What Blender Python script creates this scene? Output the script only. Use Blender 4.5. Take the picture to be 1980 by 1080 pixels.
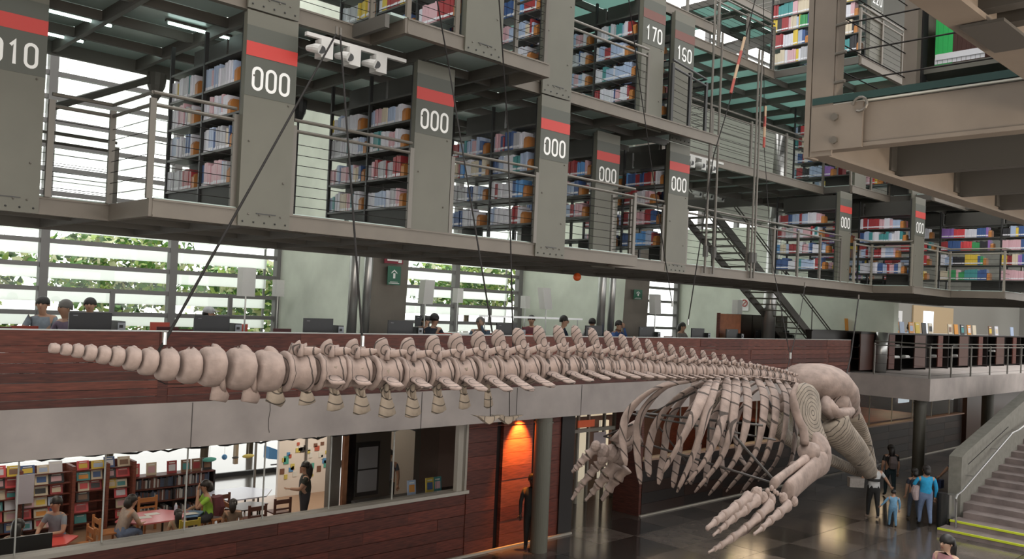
import bpy, bmesh, math, random
import numpy as np
from mathutils import Vector, Matrix
for _o in list(bpy.data.objects): bpy.data.objects.remove(_o)
SC = bpy.context.scene; COL = SC.collection
random.seed(7); rnd = random.random; PI = math.pi
# ------------------------------------------------------------ camera, sky, lights, exposure
CF = 1682.6; CX, CY = 990.0, 567.9; H = 1.72
_y, _p, _r = math.radians(46.043), math.radians(0.8677), math.radians(-2.5304)
F = np.array([math.cos(_y)*math.cos(_p), math.sin(_y)*math.cos(_p), math.sin(_p)])
_rr = np.array([math.sin(_y), -math.cos(_y), 0.0]); _dd = np.cross(F, _rr)
RT = _rr*math.cos(_r)+_dd*math.sin(_r); DN = -_rr*math.sin(_r)+_dd*math.cos(_r)
cam_d = bpy.data.cameras.new('camera'); cam = bpy.data.objects.new('camera', cam_d); COL.objects.link(cam)
mw = Matrix(((RT[0], -DN[0], -F[0], 0), (RT[1], -DN[1], -F[1], 0), (RT[2], -DN[2], -F[2], H), (0, 0, 0, 1)))
cam.matrix_world = mw
cam_d.sensor_width = 36; cam_d.lens = 36*CF/1980; cam_d.shift_y = (CY-540)/1980; cam_d.clip_start = 0.05; cam_d.clip_end = 400
SC.camera = cam
W = bpy.data.worlds.new('overcast_sky'); SC.world = W; W.use_nodes = True
_bg = W.node_tree.nodes['Background']; _bg.inputs[0].default_value = (1, .985, .96, 1); _bg.inputs[1].default_value = 3.7
SC.view_settings.view_transform = 'Standard'; SC.view_settings.look = 'None'
SC.view_settings.exposure = -0.18; SC.view_settings.gamma = 1; SC.view_settings.use_curve_mapping = False
SC.cycles.use_denoising = True
SC.cycles.max_bounces = 6; SC.cycles.diffuse_bounces = 3; SC.cycles.glossy_bounces = 3; SC.cycles.transmission_bounces = 4
SC.cycles.transparent_max_bounces = 16; SC.cycles.sample_clamp_indirect = 4; SC.cycles.caustics_reflective = False; SC.cycles.caustics_refractive = False

def ray(x, y): return F+RT*(x-CX)/CF+DN*(y-CY)/CF
def at(x, y, Y):            # the point of the hall plane at distance Y that the camera sees at x, y
    v = ray(x, y); t = Y/v[1]; return (v[0]*t, Y, H+v[2]*t)
def atz(x, y, Z):
    v = ray(x, y); t = (Z-H)/v[2]; return (v[0]*t, v[1]*t, Z)
# ------------------------------------------------------------ materials
MATS = {}
def mat(name, col, rough=.6, metal=0.0, noise=0.0, scale=6.0, bump=0.0, emit=0.0, spec=.5, stretch=None):
    if name in MATS: return MATS[name]
    m = bpy.data.materials.new(name); m.use_nodes = True; nt = m.node_tree; b = nt.nodes['Principled BSDF']
    b.inputs['Base Color'].default_value = (*col, 1); b.inputs['Roughness'].default_value = rough
    b.inputs['Metallic'].default_value = metal; b.inputs['Specular IOR Level'].default_value = spec
    if emit: b.inputs['Emission Color'].default_value = (*col, 1); b.inputs['Emission Strength'].default_value = emit
    if noise or bump:
        tc = nt.nodes.new('ShaderNodeTexCoord'); mp = nt.nodes.new('ShaderNodeMapping'); nt.links.new(tc.outputs['Object'], mp.inputs[0])
        if stretch: mp.inputs['Scale'].default_value = stretch
        n = nt.nodes.new('ShaderNodeTexNoise'); n.inputs['Scale'].default_value = scale; n.inputs['Detail'].default_value = 5
        nt.links.new(mp.outputs[0], n.inputs['Vector'])
        r = nt.nodes.new('ShaderNodeValToRGB'); r.color_ramp.elements[0].position = .3; r.color_ramp.elements[1].position = .7
        r.color_ramp.elements[0].color = tuple(c*(1-noise) for c in col)+(1,); r.color_ramp.elements[1].color = tuple(min(1, c*(1+noise)) for c in col)+(1,)
        nt.links.new(n.outputs['Fac'], r.inputs[0]); nt.links.new(r.outputs[0], b.inputs['Base Color'])
        if bump:
            bm_ = nt.nodes.new('ShaderNodeBump'); bm_.inputs['Strength'].default_value = bump; bm_.inputs['Distance'].default_value = .02
            nt.links.new(n.outputs['Fac'], bm_.inputs['Height']); nt.links.new(bm_.outputs[0], b.inputs['Normal'])
    MATS[name] = m; return m
concrete = mat('concrete', (.42, .37, .345), .8, noise=.16, scale=1.3, bump=.15)
concrete_window_lit = mat('concrete_window_lit', (.60, .64, .55), .85, noise=.14, scale=.9, bump=.1)  # fin sides: the window light is put into this pale green tone
concrete_backlit = mat('concrete_backlit', (.17, .15, .125), .85, noise=.15, scale=1.2, bump=.1)  # fin end faces: same concrete, backlit shade put into the colour
steel = mat('painted_steel', (.100, .096, .074), .5, noise=.06, scale=2.5)
steel_dk = mat('painted_steel_label_band', (.060, .063, .050), .55)
beam_m = mat('beam_steel', (.125, .106, .084), .5, noise=.08, scale=3)
joist_m = mat('joist_steel', (.075, .068, .058), .6)
black = mat('black_steel', (.018, .018, .018), .45)
shelf_m = mat('shelf_steel', (.055, .053, .047), .4)
stain = mat('stainless', (.42, .42, .41), .3, metal=.85)
cable_m = mat('cable_steel', (.018, .016, .015), .7, spec=.1)
rail_m = mat('rail_steel', (.12, .108, .092), .4, metal=.3)
red_m = mat('red_stripe', (.42, .028, .02), .5)
brown_m = mat('brown_stripe', (.12, .04, .03), .5)
white_m = mat('white_paint', (.72, .72, .70), .5)
glassfloor = mat('frosted_glass_floor', (.34, .42, .39), .3)
wood_m = mat('red_wood', (.120, .027, .016), .55, noise=.5, scale=3.2, stretch=(1, 1, 14), bump=.05)
wood_lt = mat('red_wood_pale', (.165, .044, .026), .55, noise=.4, scale=3.2, stretch=(1, 1, 14), bump=.05)
wood_dk = mat('red_wood_dark', (.085, .020, .012), .55, noise=.5, scale=3.2, stretch=(1, 1, 14), bump=.05)
black_wood = mat('black_wood', (.012, .008, .007), .4)
def pane_mat(name, tint, alpha):
    m = bpy.data.materials.new(name); m.use_nodes = True; nt = m.node_tree; nt.nodes.clear()
    o = nt.nodes.new('ShaderNodeOutputMaterial'); t = nt.nodes.new('ShaderNodeBsdfTransparent'); t.inputs[0].default_value = (*tint, 1)
    g = nt.nodes.new('ShaderNodeBsdfGlossy'); g.inputs['Roughness'].default_value = .03
    fr = nt.nodes.new('ShaderNodeFresnel'); fr.inputs[0].default_value = 1.45
    mul = nt.nodes.new('ShaderNodeMath'); mul.operation = 'MULTIPLY'; mul.inputs[1].default_value = alpha
    ge = nt.nodes.new('ShaderNodeNewGeometry'); inv = nt.nodes.new('ShaderNodeMath'); inv.operation = 'SUBTRACT'; inv.inputs[0].default_value = 1; nt.links.new(ge.outputs['Backfacing'], inv.inputs[1]); m2 = nt.nodes.new('ShaderNodeMath'); m2.operation = 'MULTIPLY'; nt.links.new(inv.outputs[0], m2.inputs[1])
    mx = nt.nodes.new('ShaderNodeMixShader'); nt.links.new(fr.outputs[0], mul.inputs[0]); nt.links.new(mul.outputs[0], m2.inputs[0]); nt.links.new(m2.outputs[0], mx.inputs[0])
    nt.links.new(t.outputs[0], mx.inputs[1]); nt.links.new(g.outputs[0], mx.inputs[2]); nt.links.new(mx.outputs[0], o.inputs[0])
    MATS[name] = m; return m
glass = pane_mat('window_glass', (.95, .97, .96), 1.0)
glass_dim = pane_mat('room_glass', (.86, .87, .86), 1.0)
def transl(name, col, f=.7):
    m = bpy.data.materials.new(name); m.use_nodes = True; nt = m.node_tree; nt.nodes.clear()
    o = nt.nodes.new('ShaderNodeOutputMaterial'); t = nt.nodes.new('ShaderNodeBsdfTranslucent'); d = nt.nodes.new('ShaderNodeBsdfDiffuse')
    t.inputs[0].default_value = (*col, 1); d.inputs[0].default_value = (*col, 1); mx = nt.nodes.new('ShaderNodeMixShader'); mx.inputs[0].default_value = f
    nt.links.new(d.outputs[0], mx.inputs[1]); nt.links.new(t.outputs[0], mx.inputs[2]); nt.links.new(mx.outputs[0], o.inputs[0]); MATS[name] = m; return m
teal = transl('teal_glass_floor', (.40, .56, .52), .6)
frost = transl('white_frosted_panel', (.93, .95, .93), .8)
shade_m = transl('lamp_shade_paper', (.75, .74, .72), .35)
tube_m = mat('fluorescent_tube', (.75, 1, .92), emit=7)
# bone: pale pinkish grey with drawn dark contour lines
def bone_mat(name, col, lines=0.0, scale=9.0, dist=2.0):
    m = bpy.data.materials.new(name); m.use_nodes = True; nt = m.node_tree; b = nt.nodes['Principled BSDF']; b.inputs['Roughness'].default_value = .75
    tc = nt.nodes.new('ShaderNodeTexCoord'); n = nt.nodes.new('ShaderNodeTexNoise'); n.inputs['Scale'].default_value = 7; n.inputs['Detail'].default_value = 6
    nt.links.new(tc.outputs['Object'], n.inputs['Vector'])
    r = nt.nodes.new('ShaderNodeValToRGB'); r.color_ramp.elements[0].position = .3; r.color_ramp.elements[1].position = .7
    r.color_ramp.elements[0].color = tuple(c*.68 for c in col)+(1,); r.color_ramp.elements[1].color = tuple(c*1.18 for c in col)+(1,)
    nt.links.new(n.outputs['Fac'], r.inputs[0]); out = r.outputs[0]
    bm_ = nt.nodes.new('ShaderNodeBump'); bm_.inputs['Strength'].default_value = .7; bm_.inputs['Distance'].default_value = .03
    nt.links.new(n.outputs['Fac'], bm_.inputs['Height']); nt.links.new(bm_.outputs[0], b.inputs['Normal'])
    if lines:
        w = nt.nodes.new('ShaderNodeTexWave'); w.wave_type = 'RINGS'; w.rings_direction = 'SPHERICAL'; w.inputs['Scale'].default_value = scale
        w.inputs['Distortion'].default_value = dist; w.inputs['Detail'].default_value = .5; w.inputs['Detail Scale'].default_value = 1.2
        nt.links.new(tc.outputs['Object'], w.inputs['Vector'])
        r2 = nt.nodes.new('ShaderNodeValToRGB'); r2.color_ramp.elements[0].position = lines*.6; r2.color_ramp.elements[1].position = lines
        r2.color_ramp.elements[0].color = (.06, .05, .045, 1); r2.color_ramp.elements[1].color = (1, 1, 1, 1)
        nt.links.new(w.outputs['Fac'], r2.inputs[0])
        mx = nt.nodes.new('ShaderNodeMix'); mx.data_type = 'RGBA'; mx.blend_type = 'MULTIPLY'; mx.inputs[0].default_value = .85
        nt.links.new(out, mx.inputs[6]); nt.links.new(r2.outputs[0], mx.inputs[7]); out = mx.outputs[2]
    nt.links.new(out, b.inputs['Base Color']); MATS[name] = m; return m
BC = (.285, .215, .185)
bone = bone_mat('bone', BC); bone_l = bone_mat('bone_with_graphite_lines', BC, .075, 6.5, 3.2)
bone_r = bone_mat('rib_bone_with_rings', BC, .05, 2.6, .6); bone_d = bone_mat('darker_bone', (.30, .245, .19), .05, 5, 1.5)
bone_s = bone_mat('scapula_bone_with_lines', (.27, .225, .18), .09, 7, 1.2)
# ------------------------------------------------------------ mesh builder
ORG = {}
class MB:
    def __init__(s): s.v = []; s.f = []; s.mi = []
    def add(s, vs, fs, mi=0):
        k = len(s.v); s.v += [tuple(map(float, p)) for p in vs]; s.f += [tuple(i+k for i in f) for f in fs]; s.mi += [mi]*len(fs); return s
    def box(s, x0, y0, z0, x1, y1, z1, mi=0):
        x0, x1 = min(x0, x1), max(x0, x1); y0, y1 = min(y0, y1), max(y0, y1); z0, z1 = min(z0, z1), max(z0, z1)
        return s.add([(x0, y0, z0), (x1, y0, z0), (x1, y1, z0), (x0, y1, z0), (x0, y0, z1), (x1, y0, z1), (x1, y1, z1), (x0, y1, z1)],
                     [(0, 3, 2, 1), (4, 5, 6, 7), (0, 1, 5, 4), (1, 2, 6, 5), (2, 3, 7, 6), (3, 0, 4, 7)], mi)
    def bar(s, p, q, w, h, up=(0, 0, 1), mi=0):
        p = Vector(p); q = Vector(q); d = (q-p).normalized(); up = Vector(up)
        a = d.cross(up)
        if a.length < 1e-4: a = d.cross(Vector((0, 1, 0)))
        a.normalize(); b = a.cross(d).normalized(); a *= w/2; b *= h/2
        return s.add([p-a-b, p+a-b, p+a+b, p-a+b, q-a-b, q+a-b, q+a+b, q-a+b], [(0, 1, 2, 3), (7, 6, 5, 4), (4, 5, 1, 0), (5, 6, 2, 1), (6, 7, 3, 2), (7, 4, 0, 3)], mi)
    def loft(s, rings, cap=True, mi=0):
        n = len(rings[0]); vs = [p for r in rings for p in r]; fs = []
        for i in range(len(rings)-1):
            for j in range(n):
                a = i*n+j; b = i*n+(j+1) % n; fs.append((a, b, b+n, a+n))
        if cap: fs.append(tuple(range(n-1, -1, -1))); fs.append(tuple(range((len(rings)-1)*n, len(rings)*n)))
        return s.add(vs, fs, mi)
    def tube(s, pts, r, n=6, mi=0, flat=None, side=None):
        """flat: factor(s) of the second axis; side: direction of the first axis"""
        pts = [Vector(p) for p in pts]; m = len(pts)
        if not hasattr(r, '__len__'): r = [r]*m
        if flat is None: flat = 1.0
        if not hasattr(flat, '__len__'): flat = [flat]*m
        rings = []; a0 = None
        for i, p in enumerate(pts):
            d = (pts[min(i+1, m-1)]-pts[max(i-1, 0)]); d.normalize()
            if side is not None: a = Vector(side)
            elif a0 is not None: a = a0
            else: a = Vector((0, 0, 1)) if abs(d.z) < .9 else Vector((0, 1, 0))
            a = (a-d*a.dot(d)).normalized(); a0 = a; b = d.cross(a)
            rings.append([p+a*math.cos(2*PI*k/n)*r[i]+b*math.sin(2*PI*k/n)*r[i]*flat[i] for k in range(n)])
        return s.loft(rings, True, mi)
    def sph(s, c, r, n=10, m=7, mi=0, rot=None):
        c = Vector(c); r = (r, r, r) if not hasattr(r, '__len__') else r; rings = []
        for i in range(m+1):
            th = PI*i/m; th = min(max(th, .08), PI-.08)
            ring = [Vector((r[0]*math.sin(th)*math.cos(2*PI*k/n), r[1]*math.sin(th)*math.sin(2*PI*k/n), r[2]*math.cos(th))) for k in range(n)]
            if rot is not None: ring = [rot @ q for q in ring]
            rings.append([c+q for q in ring])
        rings.reverse()
        return s.loft(rings, True, mi)
    def prism(s, poly, off, mi=0):
        n = len(poly); off = Vector(off); P = [Vector(p) for p in poly]; Q = [p+off for p in P]
        return s.add(P+Q, [tuple(range(n-1, -1, -1)), tuple(range(n, 2*n))]+[(i, (i+1) % n, (i+1) % n+n, i+n) for i in range(n)], mi)
    def build(s, name, m, parent=None, smooth=False, **kw):
        me = bpy.data.meshes.new(name); org = Vector(ORG.get(parent.name, (0, 0, 0))) if parent is not None else None
        c = Vector((0, 0, 0))
        if s.v: a = np.array(s.v); c = Vector((a.min(0)+a.max(0))/2)
        me.from_pydata([tuple(Vector(p)-c) for p in s.v], [], s.f)
        for mm in (m if isinstance(m, (list, tuple)) else [m]): me.materials.append(mm)
        if any(s.mi): me.polygons.foreach_set('material_index', s.mi)
        if smooth: me.polygons.foreach_set('use_smooth', [True]*len(me.polygons))
        o = bpy.data.objects.new(name, me); COL.objects.link(o); ORG[o.name] = tuple(c)
        if parent is not None: o.parent = parent; o.location = c-org
        else: o.location = c
        for k, v in kw.items(): o[k] = v
        return o
def fixnorm(o):
    b = bmesh.new(); b.from_mesh(o.data); bmesh.ops.recalc_face_normals(b, faces=b.faces); b.to_mesh(o.data); b.free(); return o
def thing(name, label, cat, loc=(0, 0, 0), group=None, kind=None):
    o = bpy.data.objects.new(name, None); COL.objects.link(o); o.location = loc; ORG[o.name] = tuple(loc); o.empty_display_size = .1
    if label: o['label'] = label
    if cat: o['category'] = cat
    if group: o['group'] = group
    if kind: o['kind'] = kind
    return o
def part_copy(o, parent, delta):
    c = o.copy(); COL.objects.link(c); c.parent = parent; c.location = Vector(o.location)+Vector(delta); return c
def struct(o, label=None):
    o['kind'] = 'structure'
    if label: o['label'] = label
    return o
ORD = ['first', 'second', 'third', 'fourth', 'fifth', 'sixth', 'seventh', 'eighth', 'ninth', 'tenth', 'eleventh', 'twelfth', 'thirteenth', 'fourteenth', 'fifteenth',
       'sixteenth', 'seventeenth', 'eighteenth', 'nineteenth', 'twentieth', 'twenty-first', 'twenty-second', 'twenty-third', 'twenty-fourth', 'twenty-fifth', 'twenty-sixth',
       'twenty-seventh', 'twenty-eighth', 'twenty-ninth', 'thirtieth', 'thirty-first', 'thirty-second', 'thirty-third', 'thirty-fourth']
# ============================================================ STRUCTURE
GZ = -3.8
# ground floor of big polished stone tiles
tile_mats = []
for i, c in enumerate([(.080, .068, .060), (.150, .125, .108), (.045, .040, .037), (.105, .088, .077)]):
    tile_mats.append(mat('polished_stone_%d' % i, c, .14, noise=.25, scale=2.2, bump=.02, spec=.5))
base = struct(MB().box(-6, -10, GZ-.3, 70, 30, GZ-.02).build('floor', mat('floor_joint', (.015, .014, .013), .5)))
tiles = []
k = 0
for i in range(22):
    for j in range(7):
        x = 12+i*1.35; y = 5.2+j*1.35
        tiles.append(MB().box(x+.006, y+.006, GZ-.02, x+1.344, y+1.344, GZ+.0015*((i*7+j*3) % 2)).build('tile', tile_mats[(i*5+j*3+(i*j) % 3) % 4], base))
far = MB()
for (x0, y0, x1, y1) in [(-6, -10, 12, 30), (12, -10, 41.7, 5.2), (12, 14.65, 41.7, 30), (41.7, -10, 70, 30)]: far.box(x0, y0, GZ-.02, x1, y1, GZ)
far.build('outer_paving', tile_mats[0], base, kind='stuff')
# mezzanine slab of the reading room, with the landing that juts out at the far right
sl = MB()
sl.box(-6, 13.4, -.72, 29.5, 13.75, 0); sl.box(-6, 13.75, -.35, 29.5, 22, 0)
sl.box(29.2, 10.75, -.72, 70, 11.1, 0); sl.box(29.2, 11.1, -.72, 29.55, 13.75, 0); sl.box(29.55, 11.1, -.35, 70, 22, 0)
slab = struct(sl.build('floor_mezzanine', concrete))
for xj in (6.0, 10.6, 13.2, 15.3): MB().box(xj, 13.392, -.72, xj+.012, 13.402, -.01).build('formwork_joint', mat('joint_dark', (.10, .09, .085), .9), slab)
crack = MB()
for (xx, zs) in ((7.35, (-.05, -.2, -.35, -.5, -.58)),):
    crack.tube([(xx+.015*math.sin(i*2), 13.397, z) for i, z in enumerate(zs)], .006, 4)
crack.build('crack', mat('joint_dark', (.1, .09, .085)), slab)
# ------------------------------------------------ wooden parapet of planks
par = thing('wooden_parapet', 'long reddish wooden plank parapet along the edge of the reading floor', 'parapet', (10, 13.45, 0))
bayw = 2.45; x = -1.9; bi = 0
P_H = [(0.885, 1.10), (0.79, .878), (.64, .782), (.50, .632), (.365, .492), (.235, .353), (.115, .223), (.0, .105)]
wm = [wood_m, wood_lt, wood_dk]
while x < 28.6:
    x1 = min(x+bayw, 29.25)
    MB().box(x, 13.44, 0, x+.16, 13.52, .79).build('post_board', wood_dk if bi % 2 else wood_m, par)
    for j, (z0, z1) in enumerate(P_H):
        if j < 2: a0, a1 = x+.003, x1-.003
        else: a0, a1 = x+.16, x1-.003
        MB().box(a0, 13.43+.004*((bi+j) % 3), z0, a1, 13.465, z1).build('plank', wood_lt if j < 2 and bi % 2 == 0 else wm[(bi*3+j*2) % 3 if j > 1 else 0], par)
    x = x1; bi += 1
MB().box(-1.9, 13.42, 1.10, 29.25, 13.56, 1.115).build('top_rail', white_m, par)
# ------------------------------------------------ lower wall: timber below and beside a long window
lw = struct(MB().box(-3, 14.5, GZ, 12.0, 14.6, -2.38).build('wall_lower', wood_dk))
hts = [(-3.8, -3.62), (-3.61, -3.38), (-3.37, -3.14), (-3.13, -2.9), (-2.89, -2.66), (-2.65, -2.42)]
for i in range(7):
    for j, (z0, z1) in enumerate(hts):
        x0 = -.2+i*1.9+(.8 if j % 2 else 0); x1 = min(x0+1.895, 12.9)
        if x0 < 12.7: MB().box(x0, 14.42+.004*((i+j) % 3), z0, x1, 14.5, z1).build('board', [wood_dk, wood_m, wood_dk][(i*2+j) % 3], lw)
sill = struct(MB().box(-3, 14.3, -2.40, 12.75, 14.62, -2.33).build('trim_1', mat('sill_paint', (.42, .39, .34), .5)))
wl = struct(MB().box(-3, 14.50, -2.33, 12.0, 14.51, -.35).build('window_1', glass_dim))
for xx in (2.55, 3.85, 5.1, 6.45, 7.9, 9.3, 10.8): MB().box(xx, 14.488, -2.33, xx+.018, 14.52, -.6).build('joint', mat('glass_joint', (.45, .45, .42), .4), wl)
MB().box(12.42, 14.34, -2.35, 12.56, 14.46, -.6).build('window_frame', mat('aluminium_frame', (.36, .33, .28), .4), wl)
MB().box(12.64, 14.34, -2.35, 12.70, 14.46, -.6).build('window_frame', MATS['aluminium_frame'], wl)
wr = struct(MB().box(12.78, 14.5, GZ, 16.2, 14.65, -.35).build('wall_entry', black_wood))
hh = [GZ+.31*i for i in range(11)]
for i, (x0, x1, m0) in enumerate([(12.76, 13.62, wood_dk), (13.82, 14.78, wood_lt), (14.98, 15.75, wood_m)]):
    for j in range(10):
        z0 = hh[j]; z1 = min(hh[j+1]-.006, -.62)
        MB().box(x0, 14.40+.003*((i+j) % 3), z0, x1, 14.5, z1).build('board', m0 if (i+j) % 3 else wood_m, wr)
MB().box(12.76, 14.37, -.98, 14.86, 14.40, -.965).build('pale_strip', wood_lt, wr)  # thin strip in the paler wood
MB().box(15.75, 14.36, GZ, 16.22, 14.5, -.5).build('end_board', black_wood, wr)
struct(MB().box(12.0, 14.3, GZ, 16.2, 14.36, GZ+.05).build('baseboard_1', mat('sill_paint', (.42, .39, .34))))
# timber box to the right of the glass entry, with a strip window
bx = struct(MB().box(19.2, 14.55, GZ, 43.4, 14.7, -2.30).build('wall_box', black_wood))
for i in range(12):
    for j in range(5):
        MB().box(19.2+i*2.0, 14.48+.003*((i+j) % 2), GZ+.02+j*.3, 19.2+i*2.0+1.994, 14.55, GZ+.314+j*.3).build('board', black_wood if (i+j) % 2 else mat('almost_black_wood', (.022, .011, .008), .35), bx)
MB().box(43.4, 14.3, GZ, 62, 14.5, -.4).build('return_panel', mat('dark_brown_panel', (.05, .022, .014), .3), bx)
MB().box(19.1, 14.5, GZ, 19.2, 15.4, -.6).build('side_panel', wood_dk, bx)
struct(MB().box(19.1, 14.42, GZ, 43.3, 14.48, GZ+.04).build('baseboard_2', mat('sill_paint', (.42, .39, .34))))
struct(MB().box(19.1, 14.4, -2.30, 43.4, 14.72, -2.25).build('trim_2', mat('sill_wood', (.30, .19, .14), .5)))
w2 = struct(MB().box(19.2, 14.6, -2.25, 43.4, 14.61, -.35).build('window_2', glass_dim))
for q in range(11): MB().box(21+q*2.1, 14.58, -2.25, 21.02+q*2.1, 14.62, -.5).build('joint', MATS['glass_joint'], w2)
for i_, (lx, lz) in enumerate(((23, 0), (29, 0), (35, 0), (41, 0))):  # area lights added to brighten the room behind the strip window
    L_ = bpy.data.lights.new('room_fill', 'AREA'); L_.energy = 55; L_.color = (1, .72, .45); L_.size = 1.2; lo_ = bpy.data.objects.new('room_fill', L_); COL.objects.link(lo_); lo_.location = (lx, 16.8, -.5)
inn = struct(MB().box(19.2, 19.6, GZ, 60, 19.8, -.35).box(30, 14.8, -2.26, 40, 19.6, -2.2).build('wall_inner', wood_m))
MB().box(28.2, 15.6, GZ, 30.6, 15.75, -.6).build('beige_panel', mat('beige_board', (.40, .30, .18), .6), inn)
MB().box(30.6, 15.6, GZ, 32.0, 15.7, -.6).build('dark_panel', black_wood, inn)
pk = thing('corridor_window', 'small bright window pane behind the strip window at the far right', 'window', (40, 19.3, -1.6))
MB().box(48.6, 19.5, -2.6, 50.0, 19.55, -.6).build('pane', mat('lit_window', (.75, .82, .9), emit=.9), pk)
# glass entry
en = struct(MB().box(16.2, 16.45, GZ, 16.3, 16.6, -.5).box(20.4, 16.45, GZ, 20.5, 16.6, -.5).box(16.2, 16.45, -.62, 20.5, 16.6, -.5).build('door_1', mat('aluminium_frame', (.36, .33, .28), .4)))
for xx in (17.6, 18.75, 19.2, 19.9): MB().box(xx, 16.48, GZ, xx+.07, 16.56, -.62).build('mullion', MATS['aluminium_frame'], en)
MB().box(16.2, 16.47, -1.78, 20.5, 16.57, -1.68).build('transom', MATS['aluminium_frame'], en)
MB().box(16.2, 16.52, GZ, 20.5, 16.53, -.6).build('pane', glass_dim, en)
struct(MB().box(14.6, 19.5, GZ, 19.2, 19.6, -.35).build('wall_lobby', mat('lobby_wall', (.12, .07, .055), .6)))
# concrete columns
def column(x, y, z0, z1, r, label, m):
    t = thing('column', label, 'column', (x, y, z0)); n = 28
    MB().loft([[(x+r*math.cos(2*PI*k/n), y+r*math.sin(2*PI*k/n), z) for k in range(n)] for z in (z0, z1)]).build('shaft', m, t, smooth=False)
    MB().loft([[(x+(r+.02)*math.cos(2*PI*k/n), y+(r+.02)*math.sin(2*PI*k/n), z) for k in range(n)] for z in (z1-.16, z1-.12)]).build('collar', m, t)
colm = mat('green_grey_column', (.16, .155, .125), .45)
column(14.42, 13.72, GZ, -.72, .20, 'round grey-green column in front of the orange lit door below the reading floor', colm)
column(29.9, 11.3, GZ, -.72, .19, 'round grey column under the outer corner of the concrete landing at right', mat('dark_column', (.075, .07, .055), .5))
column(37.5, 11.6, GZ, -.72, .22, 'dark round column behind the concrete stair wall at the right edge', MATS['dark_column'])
# ------------------------------------------------ facade with windows, fins, end walls
fr_m = mat('window_frame_grey', (.16, .155, .15), .5)
def window_bank(name, xs, z0, z1, opens):
    X0, X1 = xs[0], xs[-1]
    g = struct(MB().box(X0, 21.06, z0, X1, 21.07, z1).build(name, glass))
    for xx in xs: MB().box(xx-.09, 20.95, z0, xx+.09, 21.15, z1).build('mullion', fr_m, g)
    z = z0; i = 0
    while z < z1:
        for a, b in zip(xs[:-1], xs[1:]):
            MB().box(a+.09, 20.98, z-.05, b-.09, 21.12, z+.05).build('transom', fr_m, g)
        z += .53; i += 1
    for (a, b, zz) in opens:
        MB().box(a, 20.93, zz, a+.1, 21.0, zz+.53).build('sash_frame', fr_m, g)
    return g
window_bank('window_3', [-3.2, -.2, 2.85, 5.87, 8.75, 11.6], .62, 9.5, [(7.3, 8, 1.15), (10.2, 11, 1.15), (4.4, 5, 1.15)])
window_bank('window_4', [12.9, 15.0, 17.8, 20.6], .62, 9.5, [(16.4, 17, 1.15), (19.2, 20, 1.15)])
window_bank('window_5', [22.0, 24.5, 27.0, 29.7], .62, 12, [])
window_bank('window_6', [31.2, 34.0, 37.0, 40.0], 5.0, 14, [])
struct(MB().box(-3.2, 20.95, -.35, 30, 21.2, .62).build('wall_under_windows', mat('dark_sill_wall', (.05, .045, .045), .7)))
def fin(x0, x1, yn, label_name, z1=10, lean=.10, yb=21.2):
    f_ = MB().loft([[(x0-lean*0, yn+.18*(z-0)/3*lean*6*-1+.25, z), (x1, yn+.25-.36*lean*z, z), (x1, yb, z), (x0, yb, z)] for z in (0, z1)])
    o = fixnorm(f_.build(label_name, [concrete_window_lit, concrete_backlit])); o.data.polygons
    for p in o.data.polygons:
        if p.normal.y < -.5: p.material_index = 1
    return struct(o)
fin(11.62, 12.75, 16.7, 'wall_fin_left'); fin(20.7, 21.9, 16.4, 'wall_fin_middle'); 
struct(MB().box(29.75, 14.7, 0, 30.1, 21.2, 3.0).box(29.75, 12.2, 1.42, 30.1, 14.7, 3.0).box(29.75, 14.2, 3.0, 30.1, 21.2, 5.2).build('wall_fin_right', concrete_window_lit))
struct(MB().box(36.0, 15.0, 0, 36.3, 21.2, 7.6).box(36, 6, 2.9, 36.3, 15, 7.6).build('wall_end', mat('end_wall_grey', (.24, .235, .21), .8, noise=.1)))
struct(MB().box(30.1, 20.9, -.35, 74, 21.2, 4.95).build('wall_back_right', mat('back_wall_grey', (.20, .195, .175), .8)))
pl = struct(MB().box(19, 16.5, 5.2, 36, 16.7, 8.9).build('wall_board_formed', mat('board_formed_concrete', (.19, .20, .165), .8, noise=.12, scale=1.5, stretch=(.3, 1, 6))))
MB().box(19, 13.9, 7.65, 36, 14.3, 8.65).build('deep_beam', mat('dark_concrete_beam', (.10, .10, .085), .8, noise=.15), pl)
for zz in np.arange(5.4, 8.8, .26): MB().box(19, 16.49, zz, 36, 16.5, zz+.012).build('form_line', MATS['joint_dark'], pl)
def tubecol(x, y, dx, z1, r, label):
    t = thing('steel_tube_column', label, 'column', (x, y, 0)); n = 14
    MB().tube([(x, y, 0), (x+dx*.55, y, z1*.55)], r, n).build('lower_tube', stain, t, smooth=True)
    MB().tube([(x+dx*.55, y, z1*.55), (x+dx, y, z1)], r*.93, n).build('upper_tube', stain, t, smooth=True)
    MB().tube([(x+dx*.54, y, z1*.54), (x+dx*.56, y, z1*.56)], r*1.12, n).build('coupling', stain, t)
tubecol(10.82, 16.3, .1, 9, .11, 'slim leaning steel tube left of the green exit sign pier, left one of the pair')
tubecol(11.12, 16.25, .2, 9, .10, 'slim leaning steel tube touching the exit sign pier, right one of the pair')
tubecol(19.3, 16.3, .1, 9, .12, 'slim steel tube beside the second concrete pier, left one of the pair')
tubecol(19.75, 16.3, .15, 9, .10, 'slim steel tube beside the second concrete pier, right one of the pair')
tubecol(26.2, 14.9, .5, 9, .22, 'thick bright steel tube behind the open staircase')
tubecol(30.6, 13.0, .3, 3, .22, 'thick steel tube behind the dark book counter at right')
# near reading floor behind the viewpoint that carries the added fill lamps
struct(MB().box(-12, -9, -.35, 40, -.7, 0).build('floor_near', concrete))
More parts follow.
